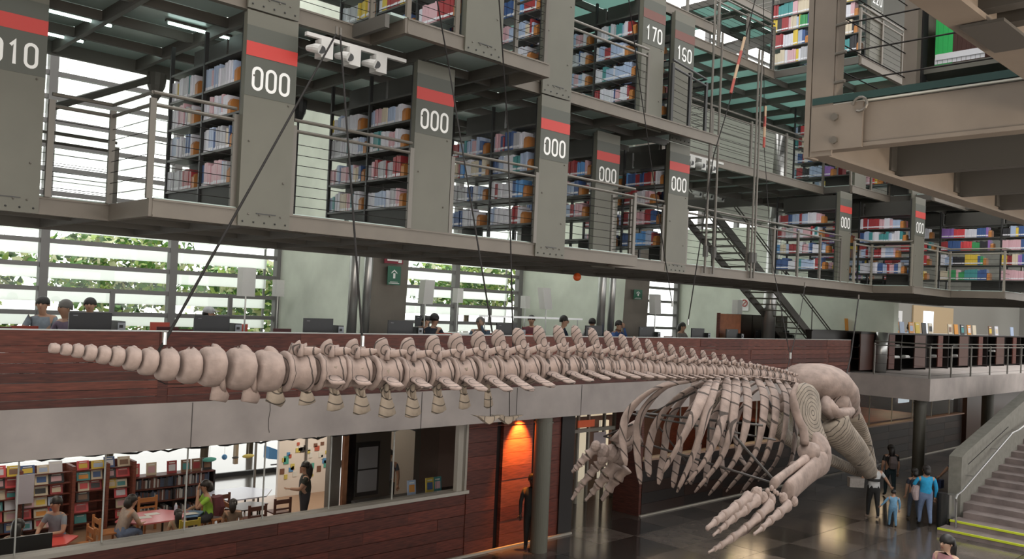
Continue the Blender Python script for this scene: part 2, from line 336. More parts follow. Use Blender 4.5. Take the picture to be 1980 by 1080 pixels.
# near-side and end enclosure of the hall
enc = mat('hall_enclosure', (.16, .155, .14), .9)
struct(MB().box(-12, -9.3, GZ, 75, -9, .6).box(-12, -9.3, 9.5, 75, -9, 16).build('wall_near', enc)); struct(MB().box(-12.3, -9, GZ, -12, 30, 16).build('wall_left', enc))
struct(MB().box(74, -9, GZ, 74.3, 23, 16).build('wall_far', enc))
roof = MB(); roof.box(-12, -9, 15.7, 75, -3, 16); roof.box(-12, 13, 15.7, 75, 20.9, 16)
struct(roof.build('ceiling', enc))
# outside: paving and planting
struct(MB().box(-30, 21.3, -4.1, 90, 80, -3.85).build('ground_outside', mat('outside_ground', (.72, .73, .70), .9)))
leafm = [mat('leaf_yellow_green', (.42, .55, .14), .6), mat('leaf_green', (.16, .34, .08), .6), mat('leaf_dark_green', (.07, .15, .05), .6), mat('leaf_pale', (.62, .62, .38), .6)]
def foliage(name, label, x0, x1, y0, y1, z0, z1, n, cat, seed, dens=.14):
    rs = random.Random(seed); t = thing(name, label, cat, ((x0+x1)/2, (y0+y1)/2, -3.85))
    for q in range(4):
        m = MB()
        for i in range(n//4):
            u = rs.random(); a = rs.random()*2*PI; rad = math.sqrt(rs.random())
            c = Vector(((x0+x1)/2+(x1-x0)/2*rad*math.cos(a), rs.uniform(y0, y1), (z0+z1)/2+(z1-z0)/2*rad*math.sin(a)))
            s = dens*rs.uniform(.6, 1.5); d1 = Vector((rs.gauss(0, 1), rs.gauss(0, 1), rs.gauss(0, 1))).normalized()*s; d2 = d1.cross(Vector((rs.gauss(0, 1), rs.gauss(0, 1), rs.gauss(0, 1)))).normalized()*s*.5
            m.add([c-d1, c+d2, c+d1, c-d2], [(0, 1, 2, 3)])
        m.build('leaves', leafm[q], t, kind='stuff')
    MB().tube([((x0+x1)/2, (y0+y1)/2, -3.9), ((x0+x1)/2+.1, (y0+y1)/2, z0+(z1-z0)*.4)], .12, 7).build('trunk', mat('bark', (.12, .09, .06), .9), t)
foliage('hedge', 'long clipped green hedge just outside the left reading room windows', 1, 22, 24, 25.5, -.3, 1.05, 5200, 'hedge', 3, .13)
for i, (a, b, z0, z1, lb) in enumerate([(2.5, 7.2, .9, 3.4, 'bushy yellow-green tree outside behind the leftmost windows'), (7.6, 12.5, 1.0, 3.6, 'green leafy tree outside behind the second window bay'),
                              (12.6, 17, .8, 2.9, 'thin pale tree outside behind the third window bay'), (22, 27, 1.6, 3.6, 'small green tree outside behind the windows right of the exit sign')]):
    foliage('tree', lb, a, b, 26.5, 30, z0, z1, 2600, 'tree', 11+i, .14)
# long frosted sun-shade strips outside the glass hide the upper half of every pane
for bi_, (X0, X1) in enumerate(((-3.0, 11.5), (13.0, 20.5))):
    t = thing('sunshade', 'white frosted sunshade strips outside the %s windows' % ('left', 'middle')[bi_], 'sunshade', (X0, 21.5, -3.85))
    for i in range(17): MB().box(X0, 21.5, .86+.53*i, X1, 21.52, 1.12+.53*i).build('frosted_panel', frost, t)
    for xx in (X0, X1-.05): MB().box(xx, 21.53, -3.85, xx+.05, 21.58, 9.8).build('post', fr_m, t)
# ============================================================ HANGING SHELVING
LV = [2.45, 4.75, 7.0, 9.25]
LNAME = ['lowest', 'second', 'third', 'fourth']
def seg_beams(path, z0, parent, y_in=.07, h=.18, m=None):
    for (x0, y0), (x1, y1) in zip(path[:-1], path[1:]):
        if abs(x1-x0) > 1e-6: MB().box(x0, y0, z0, x1, y0+y_in, z0+h).box(x0, y0-.012, z0, x1, y0, z0+.02).box(x0, y0-.012, z0+h-.02, x1, y0, z0+h).build('edge_beam', m or beam_m, parent)
        else: MB().box(x0-.035, min(y0, y1)+.006, z0+.004, x0+.035, max(y0, y1)-.006, z0+h-.004).build('edge_beam', m or beam_m, parent)
def deck(name, label, path, yb, z0, glassm, xj=2.15, xmin=None, jm=None):
    """path: front outline from left to right; yb: back edge"""
    t = thing(name, label, 'deck', (path[0][0], path[0][1], z0))
    seg_beams(path, z0, t)
    X0, X1 = path[0][0], path[-1][0]
    def yf(x):
        for (a, ya), (b, yb_) in zip(path[:-1], path[1:]):
            if b > a and a <= x <= b: return ya
        return path[-1][1]
    MB().box(X0, yb-.07, z0, X1, yb, z0+.18).build('back_beam', jm or joist_m, t)
    brk = sorted(set([X0, X1]+[a for a, _ in path]+[X0+xj*.5*i for i in range(1, int((X1-X0)/xj*2)+1)])); brk = [b for i, b in enumerate(brk) if i == 0 or b-brk[i-1] > .35]
    for a, b in zip(brk[:-1], brk[1:]):
        y0 = yf((a+b)/2); n = max(1, round((yb-y0)/1.0))
        MB().box(a-.03, y0+.05, z0+.02, a+.03, yb, z0+.17).build('cross_beam', jm or joist_m, t)
        for j in range(n):
            ya = y0+(yb-y0)*j/n; yb2 = y0+(yb-y0)*(j+1)/n
            if j: MB().box(a+.03, ya-.025, z0+.05, b-.03, ya+.025, z0+.16).build('joist', jm or joist_m, t)
            MB().box(a+.03, ya+.03, z0+.165, b-.03, yb2-.03, z0+.195).build('glass_pane', glassm, t)
    return t
d1 = deck('hanging_deck', 'lowest hanging steel deck carrying the stacks marked 000 on the left',
     [(-3, 9.7), (3.35, 9.7), (3.35, 8.6), (11.0, 8.6), (11.0, 9.1), (20.5, 9.1)], 12.2, LV[0], glassfloor)
d1b = deck('hanging_deck', 'lowest hanging steel deck under the far stacks at right, above the landing',
     [(20.5, 9.1), (20.9, 9.1), (20.9, 8.15), (23.3, 8.15), (23.3, 6.9), (34, 6.9)], 12.2, LV[0], glassfloor)
d2 = deck('hanging_deck', 'second hanging steel deck with frosted glass floor at top left, over the stacks marked 000',
     [(-3, 8.65), (5.85, 8.65), (5.85, 7.95), (8.15, 7.95), (8.15, 8.65), (13.3, 8.9)], 12.45, LV[1], glassfloor)
d2b = deck('hanging_deck', 'second level steel bridge running back to the far stacks behind the hanging ropes',
     [(13.3, 9.9), (19.8, 9.9)], 12.2, LV[1], glassfloor, jm=joist_m)
d2c = deck('hanging_deck', 'second level zigzag steel deck of the far stacks at right',
     [(19.8, 9.2), (22.0, 9.2), (22.0, 8.15), (24.3, 8.15), (24.3, 6.9), (34, 6.9)], 12.2, LV[1], glassfloor)
d3 = deck('hanging_deck', 'third level steel deck with bright teal glass floor panes behind the tall stacks',
     [(-3, 9.2), (13.9, 9.9), (17.3, 9.9)], 13.6, LV[2], teal)
d3b = deck('hanging_deck', 'third level steel deck of the far stack marked 220 behind the near post',
     [(17.3, 7.95), (19.4, 7.95), (19.4, 9.0), (34, 9.0)], 12.4, LV[2], teal)
d4 = deck('hanging_deck', 'topmost steel deck with teal glass panes above the upper staircase', [(17.9, 11.4), (34, 11.4)], 12.9, LV[3], teal)
# ---- fluorescent tubes hung under the second deck
for i, (x0, y0) in enumerate([(2.9, 10.6), (4.05, 9.9), (2.9, 11.6), (4.05, 11.4)]):
    t = thing('tube_light', 'slim white fluorescent tube shining through the glass floor, %s of four at top left' % ORD[i], 'light', (x0, y0, 4.85), 'fluorescent tubes at top left')
    MB().tube([(x0, y0+.3, 4.87), (x0+.75, y0+.3, 4.87)], .018, 8).build('tube', tube_m, t)
    MB().box(x0-.03, y0+.27, 4.885, x0+.78, y0+.33, 4.91).build('housing', joist_m, t)
# ---- railings
def railing(label, pts, z0, posts=None, h=1.05, cables=7, m=None, cm=None, cat='railing', step=1.15, ret=True):
    t = thing('railing', label, cat, (*pts[0], z0)); m = m or rail_m
    for (x0, y0), (x1, y1) in zip(pts[:-1], pts[1:]):
        L = math.hypot(x1-x0, y1-y0); n = max(1, round(L/step))
        for i in range(n+1):
            if i == 0 and (x0, y0) != pts[0]: continue
            x = x0+(x1-x0)*i/n; y = y0+(y1-y0)*i/n
            MB().box(x-.03, y-.02, z0, x+.03, y+.02, z0+h-.06).build('post', m, t)
        for zz in (h, h-.12): MB().tube([(x0, y0, z0+zz), (x1, y1, z0+zz)], .02, 8).build('rail', m, t)
        c = MB()
        for q in range(cables):
            zz = z0+.1+(h-.25)*q/cables; c.tube([(x0, y0, zz), (x1, y1, zz)], .004, 4)
        c.build('cables', cm or cable_m, t, kind='stuff')
    return t
z1, z2, z3 = LV[0]+.18, LV[1]+.18, LV[2]+.18
railing('dark steel railing at the back of the lowest deck behind stack 010', [(-1, 12.1), (4.2, 12.1)], z1)
railing('grey railing of the recessed bay between stacks 010 and the first 000', [(2.7, 9.66), (3.3, 9.66), (3.33, 8.66), (4.2, 8.66)], z1, step=1.0)
railing('railing between the first and second stacks marked 000', [(4.87, 8.64), (6.47, 8.60)], z1, step=1.7)
railing('railing between the second and third stacks marked 000', [(7.16, 8.64), (8.64, 8.57)], z1, step=1.5)
railing('small railing balcony right of the third stack marked 000', [(9.3, 8.64), (10.95, 8.64), (10.97, 9.1)], z1, step=1.65)
railing('railing right of the recessed fourth stack marked 000', [(11.5, 9.14), (12.4, 9.14)], z1, step=.9)
railing('railing of the lowest deck in front of the open staircase', [(13.1, 9.14), (14.0, 9.14), (15.2, 9.14), (17.2, 9.14), (19.2, 9.14)], z1, step=1.05)
railing('railing of the lowest deck before the far stacks', [(19.9, 9.14), (20.85, 9.14), (20.9, 8.2), (21.0, 8.2)], z1, step=1.0, m=mat('rail_lit', (.26, .24, .20), .4, metal=.3))
railing('pale railing along the nearest far stack at the right edge', [(21.5, 8.2), (23.3, 8.2), (23.33, 6.95), (26, 6.95)], z1, step=1.1, m=MATS['rail_lit'])
railing('railing of the second deck at the top left gap', [(4.85, 8.68), (5.85, 8.68), (5.88, 8.0), (6.6, 8.0)], z2, step=1.0, m=beam_m)
railing('railing between the 000 panel and stack 170 on the second deck', [(7.3, 8.0), (8.12, 8.0), (8.15, 8.6)], z2, step=.85)
railing('railing in front of stack 170 on the second deck', [(9.3, 8.68), (11.2, 8.68)], z2, step=1.9)
railing('caged railing at the end of the second deck beside stack 160', [(11.9, 8.7), (13.27, 8.95), (13.3, 9.9)], z2, step=.75, m=black)
railing('long railing of the second level bridge in front of the pale concrete wall', [(13.5, 9.94), (15.0, 9.94), (16.5, 9.94), (18, 9.94), (19.8, 9.94)], z2, step=1.5)
railing('zigzag railing of the far second deck at right', [(19.8, 9.25), (22.0, 9.25), (22.05, 8.2), (24.3, 8.2), (24.35, 6.95)], z2, step=1.1, m=beam_m, cables=4)
railing('railing of the third level bridge under the sloping stair', [(14.0, 9.95), (15.1, 9.95), (16.2, 9.95), (17.3, 9.95)], z3, step=1.1)
railing('railing before the far stack marked 220', [(17.3, 8.0), (19.4, 8.0)], z3, step=1.0, m=beam_m)
# ---- digits
def digit(ch, w, h):
    r = w/2; P = []
    def arc(cx, cz, a0, a1, rx=r, rz=r, n=8): return [(cx+rx*math.cos(math.radians(a0+(a1-a0)*i/n)), cz+rz*math.sin(math.radians(a0+(a1-a0)*i/n))) for i in range(n+1)]
    if ch == '0': P = [arc(0, h-r, 0, 180)+arc(0, r, 180, 360)+[(r, h-r)]]
    elif ch == '1': P = [[(-r*.6, h*.8), (r*.15, h), (r*.15, 0)]]
    elif ch == '2': P = [arc(0, h-r, 170, -30)+[(-r, 0), (r, 0)]]
    elif ch == '6': P = [[(r*.7, h-r*.4)]+arc(0, h-r, 30, 180)+[(-r, r)]+arc(0, r, 180, 540, n=14)]
    elif ch == '7': P = [[(-r, h), (r, h), (-r*.2, 0)]]
    elif ch == '3': P = [arc(0, h-r*.95, 160, -80, rz=r*.95)+arc(0, r, 80, -160)]
    elif ch == '8': P = [arc(0, h-r*.9, -90, 270, rx=r*.9, rz=r*.9, n=14), arc(0, r, 90, 450, n=14)]
    elif ch == '4': P = [[(r*.4, 0), (r*.4, h), (-r, h*.3), (r, h*.3)]]
    return P
def number(txt, xc, y, zc, h, parent, m=None, w=None, sp=None, ydir=-1):
    w = w or h*.42; sp = sp or h*.62; mb = MB(); tk = h*.14
    for i, ch in enumerate(txt):
        ox = xc+(i-(len(txt)-1)/2)*sp
        for pl_ in digit(ch, w, h):
            Q = [Vector((a, 0, b)) for a, b in pl_]; L_, R_ = [], []; closed = (Q[0]-Q[-1]).length < 1e-4; m_n = len(Q)
            for k in range(m_n):
                p = Q[k-1] if k else (Q[-2] if closed else Q[0]); n_ = Q[k+1] if k < m_n-1 else (Q[1] if closed else Q[-1])
                d1 = (Q[k]-p); d2 = (n_-Q[k]); d1 = d1.normalized() if d1.length > 1e-6 else d2.normalized(); d2 = d2.normalized() if d2.length > 1e-6 else d1
                dd = (d1+d2).normalized() if (d1+d2).length > 1e-3 else d1; nn = Vector((-dd.z, 0, dd.x)); f_ = tk/2/max(.5, abs(nn.dot(Vector((-d1.z, 0, d1.x)))))
                L_.append(Q[k]+nn*f_); R_.append(Q[k]-nn*f_)
            vs = [(ox+v.x, y, zc-h/2+v.z) for v in L_+R_]
            mb.add(vs, [(k, k+1, k+1+m_n, k+m_n) for k in range(m_n-1)])
    return mb.build('number', m or white_m, parent)
# ---- books
def book_material():
    m = bpy.data.materials.new('book_cover'); m.use_nodes = True; nt = m.node_tree; b = nt.nodes['Principled BSDF']; b.inputs['Roughness'].default_value = .35
    oi = nt.nodes.new('ShaderNodeObjectInfo'); nt.links.new(oi.outputs['Color'], b.inputs['Base Color']); return m
book_m = book_material()
page_m = mat('book_pages', (.55, .52, .45), .8); tag_m = mat('spine_sticker', (.70, .70, .74), .4); wood_end = mat('orange_wood_block', (.42, .17, .045), .45, noise=.2, scale=4)
PAL = {'white': (.60, .60, .66), 'pale blue': (.36, .44, .60), 'light grey': (.42, .42, .45), 'pink': (.58, .36, .40), 'dark blue': (.05, .10, .25), 'dark red': (.30, .04, .045), 'teal': (.06, .25, .26),
       'black': (.03, .03, .035), 'cream': (.58, .50, .38), 'yellow': (.62, .45, .06), 'red': (.60, .07, .08), 'green': (.05, .28, .10), 'purple': (.26, .14, .40), 'blue': (.10, .28, .58), 'brown': (.20, .11, .07)}
class _B:
    def __init__(s, i): s.i = i
    def box(s, *a): BULK.box(*a, mi=s.i)
BULK = MB(); PKEYS = list(PAL); bulk = {k_: _B(i) for i, k_ in enumerate(PKEYS)}; bulk_tag = _B(len(PKEYS))
def unit_book():
    mb = MB(); mb.box(-.5, -.5, 0, .5, .5, 1, 0)
    mb.box(-.46, -.38, .985, .46, .38, 1.004, 1); mb.box(-.508, -.47, .04, -.5, .47, .17, 2)
    me = bpy.data.meshes.new('book'); me.from_pydata(mb.v, [], mb.f)
    for q in (book_m, page_m, tag_m): me.materials.append(q)
    me.polygons.foreach_set('material_index', mb.mi); return me
BOOK = unit_book(); n_books = 0
MIX = [['white', 'pale blue', 'light grey', 'white', 'cream', 'white', 'pink', 'pale blue', 'dark blue'],
       ['white', 'pink', 'white', 'light grey', 'pale blue', 'cream', 'pink', 'dark red', 'white', 'yellow', 'teal'],
       ['white', 'pale blue', 'dark blue', 'dark red', 'pink', 'white', 'pale blue', 'teal', 'light grey'],
       ['dark red', 'dark red', 'pink', 'pale blue', 'dark blue', 'white', 'blue', 'cream'],
       ['red', 'cream', 'dark blue', 'purple', 'white', 'pink', 'green', 'black', 'yellow', 'pale blue', 'dark red', 'teal']]
def add_book(xs, y, z, d, th, h, col, label, group, sgn=1):
    global n_books
    if label and n_books < 300:
        o = bpy.data.objects.new('book', BOOK); COL.objects.link(o); o.location = (xs+sgn*d/2, y, z); o.scale = (sgn*d, th*.96, h)
        o.color = (*PAL[col], 1); o['label'] = label; o['category'] = 'book'; o['group'] = group; n_books += 1
    else:
        bulk[col].box(xs, y-th*.48, z, xs+sgn*d, y+th*.48, z+h)
        bulk_tag.box(xs-.004*sgn, y-th*.45, z+.03, xs, y+th*.45, z+.06)
n_ends = 0
def bookend(x0, y, z, x1, label):
    t = MB().prism([(x0, y, z), (x1, y, z), (x1, y, z+.13), (x1-(x1-x0)*.15, y, z+.17), (x0+(x1-x0)*.15, y, z+.17), (x0, y, z+.13)], (0, .07, 0)).build('bookend', wood_end)
    fixnorm(t); t['label'] = label; t['category'] = 'bookend'; t['group'] = 'orange wooden bookends on the hanging shelves'
SHELF_Z = [.29, .67, 1.04, 1.37, 1.70]       # above the deck top, the upper one stays empty
dark_back = mat('dark_stack_back', (.035, .034, .030), .6)
def stack(name_, xc, yf, nb, level, mix, text=None, stripe=None, w=.6, detail=0, zs=None, bay=.93, fill=(.62, .85), bh=1.0, top=False, rows=(0, 1, 2, 3), panel_top=None, label=None, stripe_m=None, thick=False, solid=False):
    """a double-sided stack running back from yf; end panel faces the hall"""
    rs = random.Random(int(xc*100)+level*17); zb = LV[level]; zt = zb+2.28 if level < 2 else zb+2.25; zf = zb+.19
    t = thing('shelving_stack', label, 'bookcase', (xc, yf, zb))
    ep = MB(); ep.box(xc-w/2, yf-.03, zb+.0, xc+w/2, yf, zt); ep.box(xc-w/2, yf, zb+.18, xc-w/2+.02, yf+.05, zt-.02); ep.box(xc+w/2-.02, yf, zb+.18, xc+w/2, yf+.05, zt-.02)
    ep.build('end_panel', steel, t)
    for (dx, dz) in [(-.22, .9), (.2, .5), (-.2, 1.6), (.22, 1.35)]:
        MB().sph((xc+dx, yf-.034, zb+dz), .012, 6, 4).build('bolt', rail_m, t)
    for q in range(9): MB().sph((xc-w/2+.05+q*(w-.1)/8, yf-.034, zb+.05+.08*(q % 2)), .011, 6, 4).build('bolt', rail_m if q % 2 else black, t)
    MB().box(xc-.1, yf-.036, zb+.14, xc+.13, yf-.03, zb+.15).build('hook_slot', black, t)
    if text:
        MB().box(xc-w/2, yf-.034, zb+1.38, xc+w/2, yf-.03, zt-.16).build('label_band', steel_dk, t)
        MB().box(xc-w/2, yf-.038, zb+1.80, xc+w/2, yf-.034, zb+1.95).build('stripe', stripe_m or red_m, t)
        number(text, xc, yf-.036, zb+1.57, .225, t, w=.10, sp=.158)
    for i in range(nb+1):
        y = yf+.05+i*bay
        MB().box(xc-w/2+.005, y-.0, zf, xc-w/2+.05, y+.03, zt-.04).build('upright', black, t); MB().box(xc+w/2-.05, y, zf, xc+w/2-.005, y+.03, zt-.04).build('upright', black, t)
    zs_ = [zf+z for z in (zs or SHELF_Z)]
    for b in range(nb):
        y0 = yf+.09+b*bay; y1 = y0+bay-.05
        MB().box(xc-.02, y0, zs_[-1]+.02, xc+.02, y1, zt-.05).build('top_back_panel', shelf_m, t)
        if solid: MB().box(xc-.015, y0, zf, xc+.015, y1, zs_[-1]).build('back_panel', dark_back, t); MB().box(xc-w/2+.03, y0, zf, xc-w/2+.05, y1, zs_[0]-.03).build('plinth', dark_back, t)
        else: MB().box(xc-.015, y0+(bay*.45 if b % 2 else 0), zf, xc+.015, y0+bay*(.95 if b % 2 else .5), zs_[0]+.02).build('low_back_panel', dark_back, t)
    for b in range(nb):
        y0 = yf+.08+b*bay; y1 = y0+bay-.03
        for zi, z in enumerate(zs_):
            MB().box(xc-w/2+.01, y0, z-.03, xc-.06, y1, z-.005).box(xc+.06, y0, z-.03, xc+w/2-.01, y1, z-.005).build('shelf', shelf_m, t)
            if zi in rows:
                f = rs.uniform(*fill); y = y1-.01; mx = mix[(zi*nb+b+int(xc)) % len(mix)]; col = rs.choice(mx); run = rs.randint(1, 5); hh_ = rs.uniform(.2, .26)*bh; j = 0
                yend = y1-(y1-y0)*f
                while y > yend:
                    th = rs.uniform(.022, .05)*(1.5 if thick else 1); run -= 1
                    if run <= 0: col = rs.choice(mx); run = rs.randint(1, 5); hh_ = rs.uniform(.2, .27)*bh
                    lab = None
                    if detail:
                        lab = '%s book, %s from right, %s shelf up, %s bay, %s' % (col, ORD[min(j, 33)], ORD[zi], 'near' if b == 0 else 'far', name_)
                    add_book(xc-w/2+.02+rs.uniform(0, .02), y-th/2, z-.005, .19, th, hh_+rs.uniform(-.01, .01), col, lab, 'books on the hanging shelves of the %s' % name_)
                    y -= th; j += 1
                bookend(xc-w/2+.03, y-.075, z-.005, xc-w/2+.21, 'orange wooden bookend, %s shelf up, %s bay, %s' % (ORD[zi], ('nearest', 'second', 'third', 'fourth', 'fifth')[min(b, 4)], name_))
                # books of the other side
                f2 = rs.uniform(.35, .75); y = y1-.01
                while y > y1-(y1-y0)*f2:
                    th = rs.uniform(.03, .06); bulk[rs.choice(['black', 'dark blue', 'brown', 'dark red', 'light grey'])].box(xc+w/2-.21, y-th, z-.005, xc+w/2-.02, y-.003, z+rs.uniform(.2, .26)*bh); y -= th
    return t
def mixof(*i): return [MIX[k_] for k_ in i]
ST = [('far left numbered stack', 2.33, 9.7, 2, 0, mixof(0), dict(text='010', solid=True, label='shelving stack with grey end panel numbered 010 at the left edge')),
      ('first stack marked 000', 4.53, 8.6, 2, 0, mixof(0, 0, 1), dict(text='000', detail=1, solid=True, label='hanging shelving stack numbered 000 nearest the left, full of pale books', fill=(.62, .78))),
      ('second stack marked 000', 6.82, 8.65, 2, 0, mixof(0, 1, 1), dict(text='000', detail=1, solid=True, label='hanging shelving stack numbered 000, second from the left', fill=(.66, .86))),
      ('third stack marked 000', 8.98, 8.6, 2, 0, mixof(2, 3, 2), dict(text='000', detail=1, label='hanging shelving stack numbered 000 with dark red and blue books, third from the left')),
      ('fourth stack marked 000', 11.3, 9.55, 2, 0, mixof(2, 3), dict(text='000', label='recessed shelving stack numbered 000 behind a small balcony railing', rows=(1, 2, 3))),
      ('fifth stack marked 000', 12.75, 9.12, 2, 0, mixof(3, 2), dict(text='000', label='shelving stack numbered 000 just left of the open staircase')),
      ('left far stack marked 000', 19.55, 9.25, 1, 0, mixof(3, 2), dict(text='000', label='far shelving stack numbered 000 right of the staircase', bay=1.5)),
      ('right far stack marked 000', 21.2, 8.2, 2, 0, mixof(4, 2), dict(text='000', label='far shelving stack numbered 000 second from the staircase', bay=1.25)),
      ('frontmost far stack', 24.0, 4.2, 5, 0, mixof(4), dict(label='long far shelving stack with yellow, pink and blue books at the right edge', bay=1.45, thick=True)),
      ('panel above the first 000', 4.53, 8.6, 2, 1, mixof(2, 3), dict(label='shelving stack directly above the leftmost stack marked 000', panel_top=1)),
      ('upper stack with red books', 6.98, 7.95, 3, 1, mixof(1, 4, 1), dict(label='second level shelving stack that juts out with red, pink and yellow books', bh=1.1, thick=True, bay=.9)),
      ('stack above the third 000', 8.98, 8.6, 2, 1, mixof(3), dict(label='second level shelving stack above the third 000, behind a lamp glint')),
      ('wide brown-striped stack', 11.5, 8.85, 3, 1, mixof(2, 3, 2), dict(text='170', stripe_m=brown_m, label='second level shelving stack numbered 170')),
      ('deck-end brown-striped stack', 12.72, 9.1, 2, 1, mixof(2), dict(text='160', stripe_m=brown_m, label='second level shelving stack numbered 160 at the end of the deck')),
      ('far upper stack', 20.25, 9.25, 1, 1, mixof(4), dict(label='far second level shelving stack with cream and pink books beside the bridge', bay=1.5, fill=(.4, .7))),
      ('far upper stack with green books', 22.0, 8.6, 2, 1, mixof(4), dict(label='far second level shelving stack with green and pink books', bay=1.25, fill=(.3, .6))),
      ('high far stack behind the post', 18.1, 8.05, 2, 2, mixof(4, 1, 4), dict(text='220', label='third level shelving stack numbered 220 seen behind the near steel post', bh=1.25, thick=True, bay=1.1, fill=(.7, .9))),
      ]
for nm, xc, yf, nb, lv, mx, kw in ST: stack(nm, xc, yf, nb, lv, mx, **kw)
o = BULK.build('packed_books', [mat('book_'+c_.replace(' ', '_'), PAL[c_], .4) for c_ in PKEYS]+[tag_m]); o['kind'] = 'stuff'; o['label'] = 'rows of small books on the more distant hanging shelves'; o['category'] = 'books'
# ============================================================ NEAR PLATFORM (upper right foreground)
near_m = mat('near_beam_steel', (.155, .128, .103), .5, noise=.10, scale=5)
near_dk = mat('near_joist_steel', (.050, .046, .040), .5)
nd = thing('near_platform', 'nearest steel platform seen from below at upper right, with thick bolted beams', 'deck', (3.6, 1.9, 2.45))
NX, NY, NZ = 3.60, 1.88, 2.45
MB().box(NX, -3, NZ+.02, NX+.06, NY-.02, NZ+.20).box(NX-.012, -3, NZ+.014, NX+.07, NY-.024, NZ+.030).build('edge_beam', near_m, nd)
MB().box(NX-.012, -3, NZ+.205, NX+.03, NY-.02, NZ+.212).build('bright_glass_edge', mat('glass_edge', (.55, .55, .5), .3), nd)
MB().box(NX-.02, -3, NZ+.215, 12, NY-.02, NZ+.245).build('glass_floor', mat('dark_green_glass', (.02, .045, .042), .25), nd)
MB().box(NX, NY-.06, NZ, 14, NY, NZ+.2).box(NX+.002, NY-.08, NZ-.006, 14, NY+.012, NZ+.008).build('edge_beam', near_m, nd)
for xx, w in ((4.38, .06), (5.25, .06), (5.95, .06), (6.9, .06), (7.9, .06), (8.9, .06), (10, .06)):
    MB().box(xx, -3, NZ+.015, xx+w, NY-.06, NZ+.195).build('joist', near_dk, nd)
    MB().box(xx-.07, NY-.072, NZ+.03, xx-.005, NY-.06, NZ+.17).build('bracket', near_dk, nd)
for yy in (.9,): MB().box(4.38, yy, NZ+.03, 12, yy+.05, NZ+.19).build('joist', near_dk, nd)
MB().box(NX-.022, NY-.25, NZ+.01, NX-.012, NY-.02, NZ+.205).build('bolt_plate', near_m, nd)
for yy in (NY-.13,):
    for zz in (NZ+.05, NZ+.15): MB().tube([(NX-.022, yy, zz), (NX-.036, yy, zz)], .017, 6).build('bolt', rail_m, nd)
MB().tube([(NX-.03, NY-.24+.03*math.cos(a), NZ+.19+.03*math.sin(a)) for a in np.linspace(0, 5.2, 12)], .006, 5).build('wire_loop', rail_m, nd)
np_ = thing('near_post', 'thick grey steel post standing at the corner of the nearest platform', 'post', (NX, NY, NZ))
MB().box(NX-.016, NY-.113, NZ-.012, NX-.004, NY-.014, NZ+1.9).build('web', near_m, np_)
MB().box(NX-.018, NY-.010, NZ-.014, NX+.075, NY+.014, NZ+1.9).build('flange', near_m, np_)
MB().box(NX-.012, NY-.125, NZ+.22, NX+.05, NY-.115, NZ+1.9).build('flange', near_m, np_)
for k in range(8):
    zz = NZ+.3+k*.125
    MB().tube([(NX-.03, NY-.17, zz), (NX-.02, NY-.12, zz)], .008, 6).build('cable_clamp', rail_m, np_)
cb = MB()
for k in range(8):
    zz = NZ+.3+k*.125
    cb.tube([(NX-.02, NY-.12, zz), (NX+.0, .2, zz), (NX, -3, zz)], .0035, 4); cb.tube([(NX+.02, NY-.02, zz), (11.9, NY-.02, zz)], .0035, 4)
t = thing('cable_railing', 'thin steel cables strung along both edges of the nearest platform', 'railing', (NX, .5, NZ+.3)); cb.build('cables', cable_m, t)
# post of the near stack and its shelf with the green and brown volumes
ns = thing('near_shelving_stack', 'nearest shelving stack with thick green and dark brown volumes at the upper right', 'bookcase', (5.2, 2.0, 2.68))
MB().box(4.60, 1.79, 2.68, 4.66, 1.85, 5.2).build('upright', black, ns); MB().box(4.55, 1.80, 2.68, 4.60, 1.87, 5.2).build('front_flange', near_m, ns)
MB().box(4.66, 1.82, 2.68, 5.4, 1.86, 5.2).build('end_panel', mat('beige_end_panel', (.26, .235, .19), .5, noise=.08), ns)
usm = mat('shelf_underside', (.12, .115, .095), .5)
for z_ in (2.66, 3.055, 3.46, 3.85): MB().box(4.62, -1, z_-.035, 5.0, 1.82, z_).build('shelf', usm, ns)
MB().box(5.05, -1, 2.7, 5.08, 1.82, 5.2).build('back_panel', mat('dark_back', (.05, .045, .04), .6), ns)
PAL['vivid green'] = (.03, .42, .10); PAL['dark brown'] = (.06, .025, .02)
y_ = 1.745
for j in range(11):
    col_ = 'vivid green' if j < 4 else 'dark brown'; th_ = (.024, .022)[j > 3]; hh_ = (.245, .21)[j > 3]; w_b = th_*(1 if j else .6)
    y_ -= w_b/2; add_b = bpy.data.objects.new('book', BOOK); COL.objects.link(add_b); add_b.location = (4.74, y_, 3.056); add_b.scale = (.2, w_b*.97, hh_-.004*(j % 2)); add_b.color = (*PAL[col_], 1); y_ -= w_b/2
    add_b['label'] = ('thick vivid green volume, %s from the left on the nearest shelf' % ORD[j]) if j < 4 else ('dark brown volume, %s right of the green ones on the nearest shelf' % ORD[j-4]); add_b['category'] = 'book'; add_b['group'] = 'volumes on the nearest shelf'
MB().box(4.632, 1.50, 3.085, 4.636, 1.74, 3.115).build('white_label_strip', tag_m, ns)
ob = thing('overhead_deck', 'drilled steel deck edge very close overhead at the upper right corner', 'deck', (2.5, .82, 2.48))
MB().box(1.3, .76, 2.48, 3.57, .82, 2.66).box(1.302, .74, 2.473, 3.568, .83, 2.487).build('edge_beam', near_m, ob)
for x0 in (1.6, 2.28, 2.42, 3.0): MB().box(x0, -2.5, 2.50, x0+.05, .76, 2.65).build('joist', near_dk, ob)
MB().box(1.3, -2.5, 2.66, 3.57, .82, 2.69).build('floor_plate', near_dk, ob)
MB().box(2.30, .821, 2.50, 2.52, .828, 2.655).build('joint_plate', near_m, ob)
for xx in (2.34, 2.40, 2.46, 2.62, 2.72, 2.85):
    for zz in (2.53, 2.60): MB().tube([(xx, .829, zz), (xx, .8335, zz)], .0065, 8).build('bolt' if xx < 2.5 else 'drill_hole', rail_m if xx < 2.5 else black, ob)
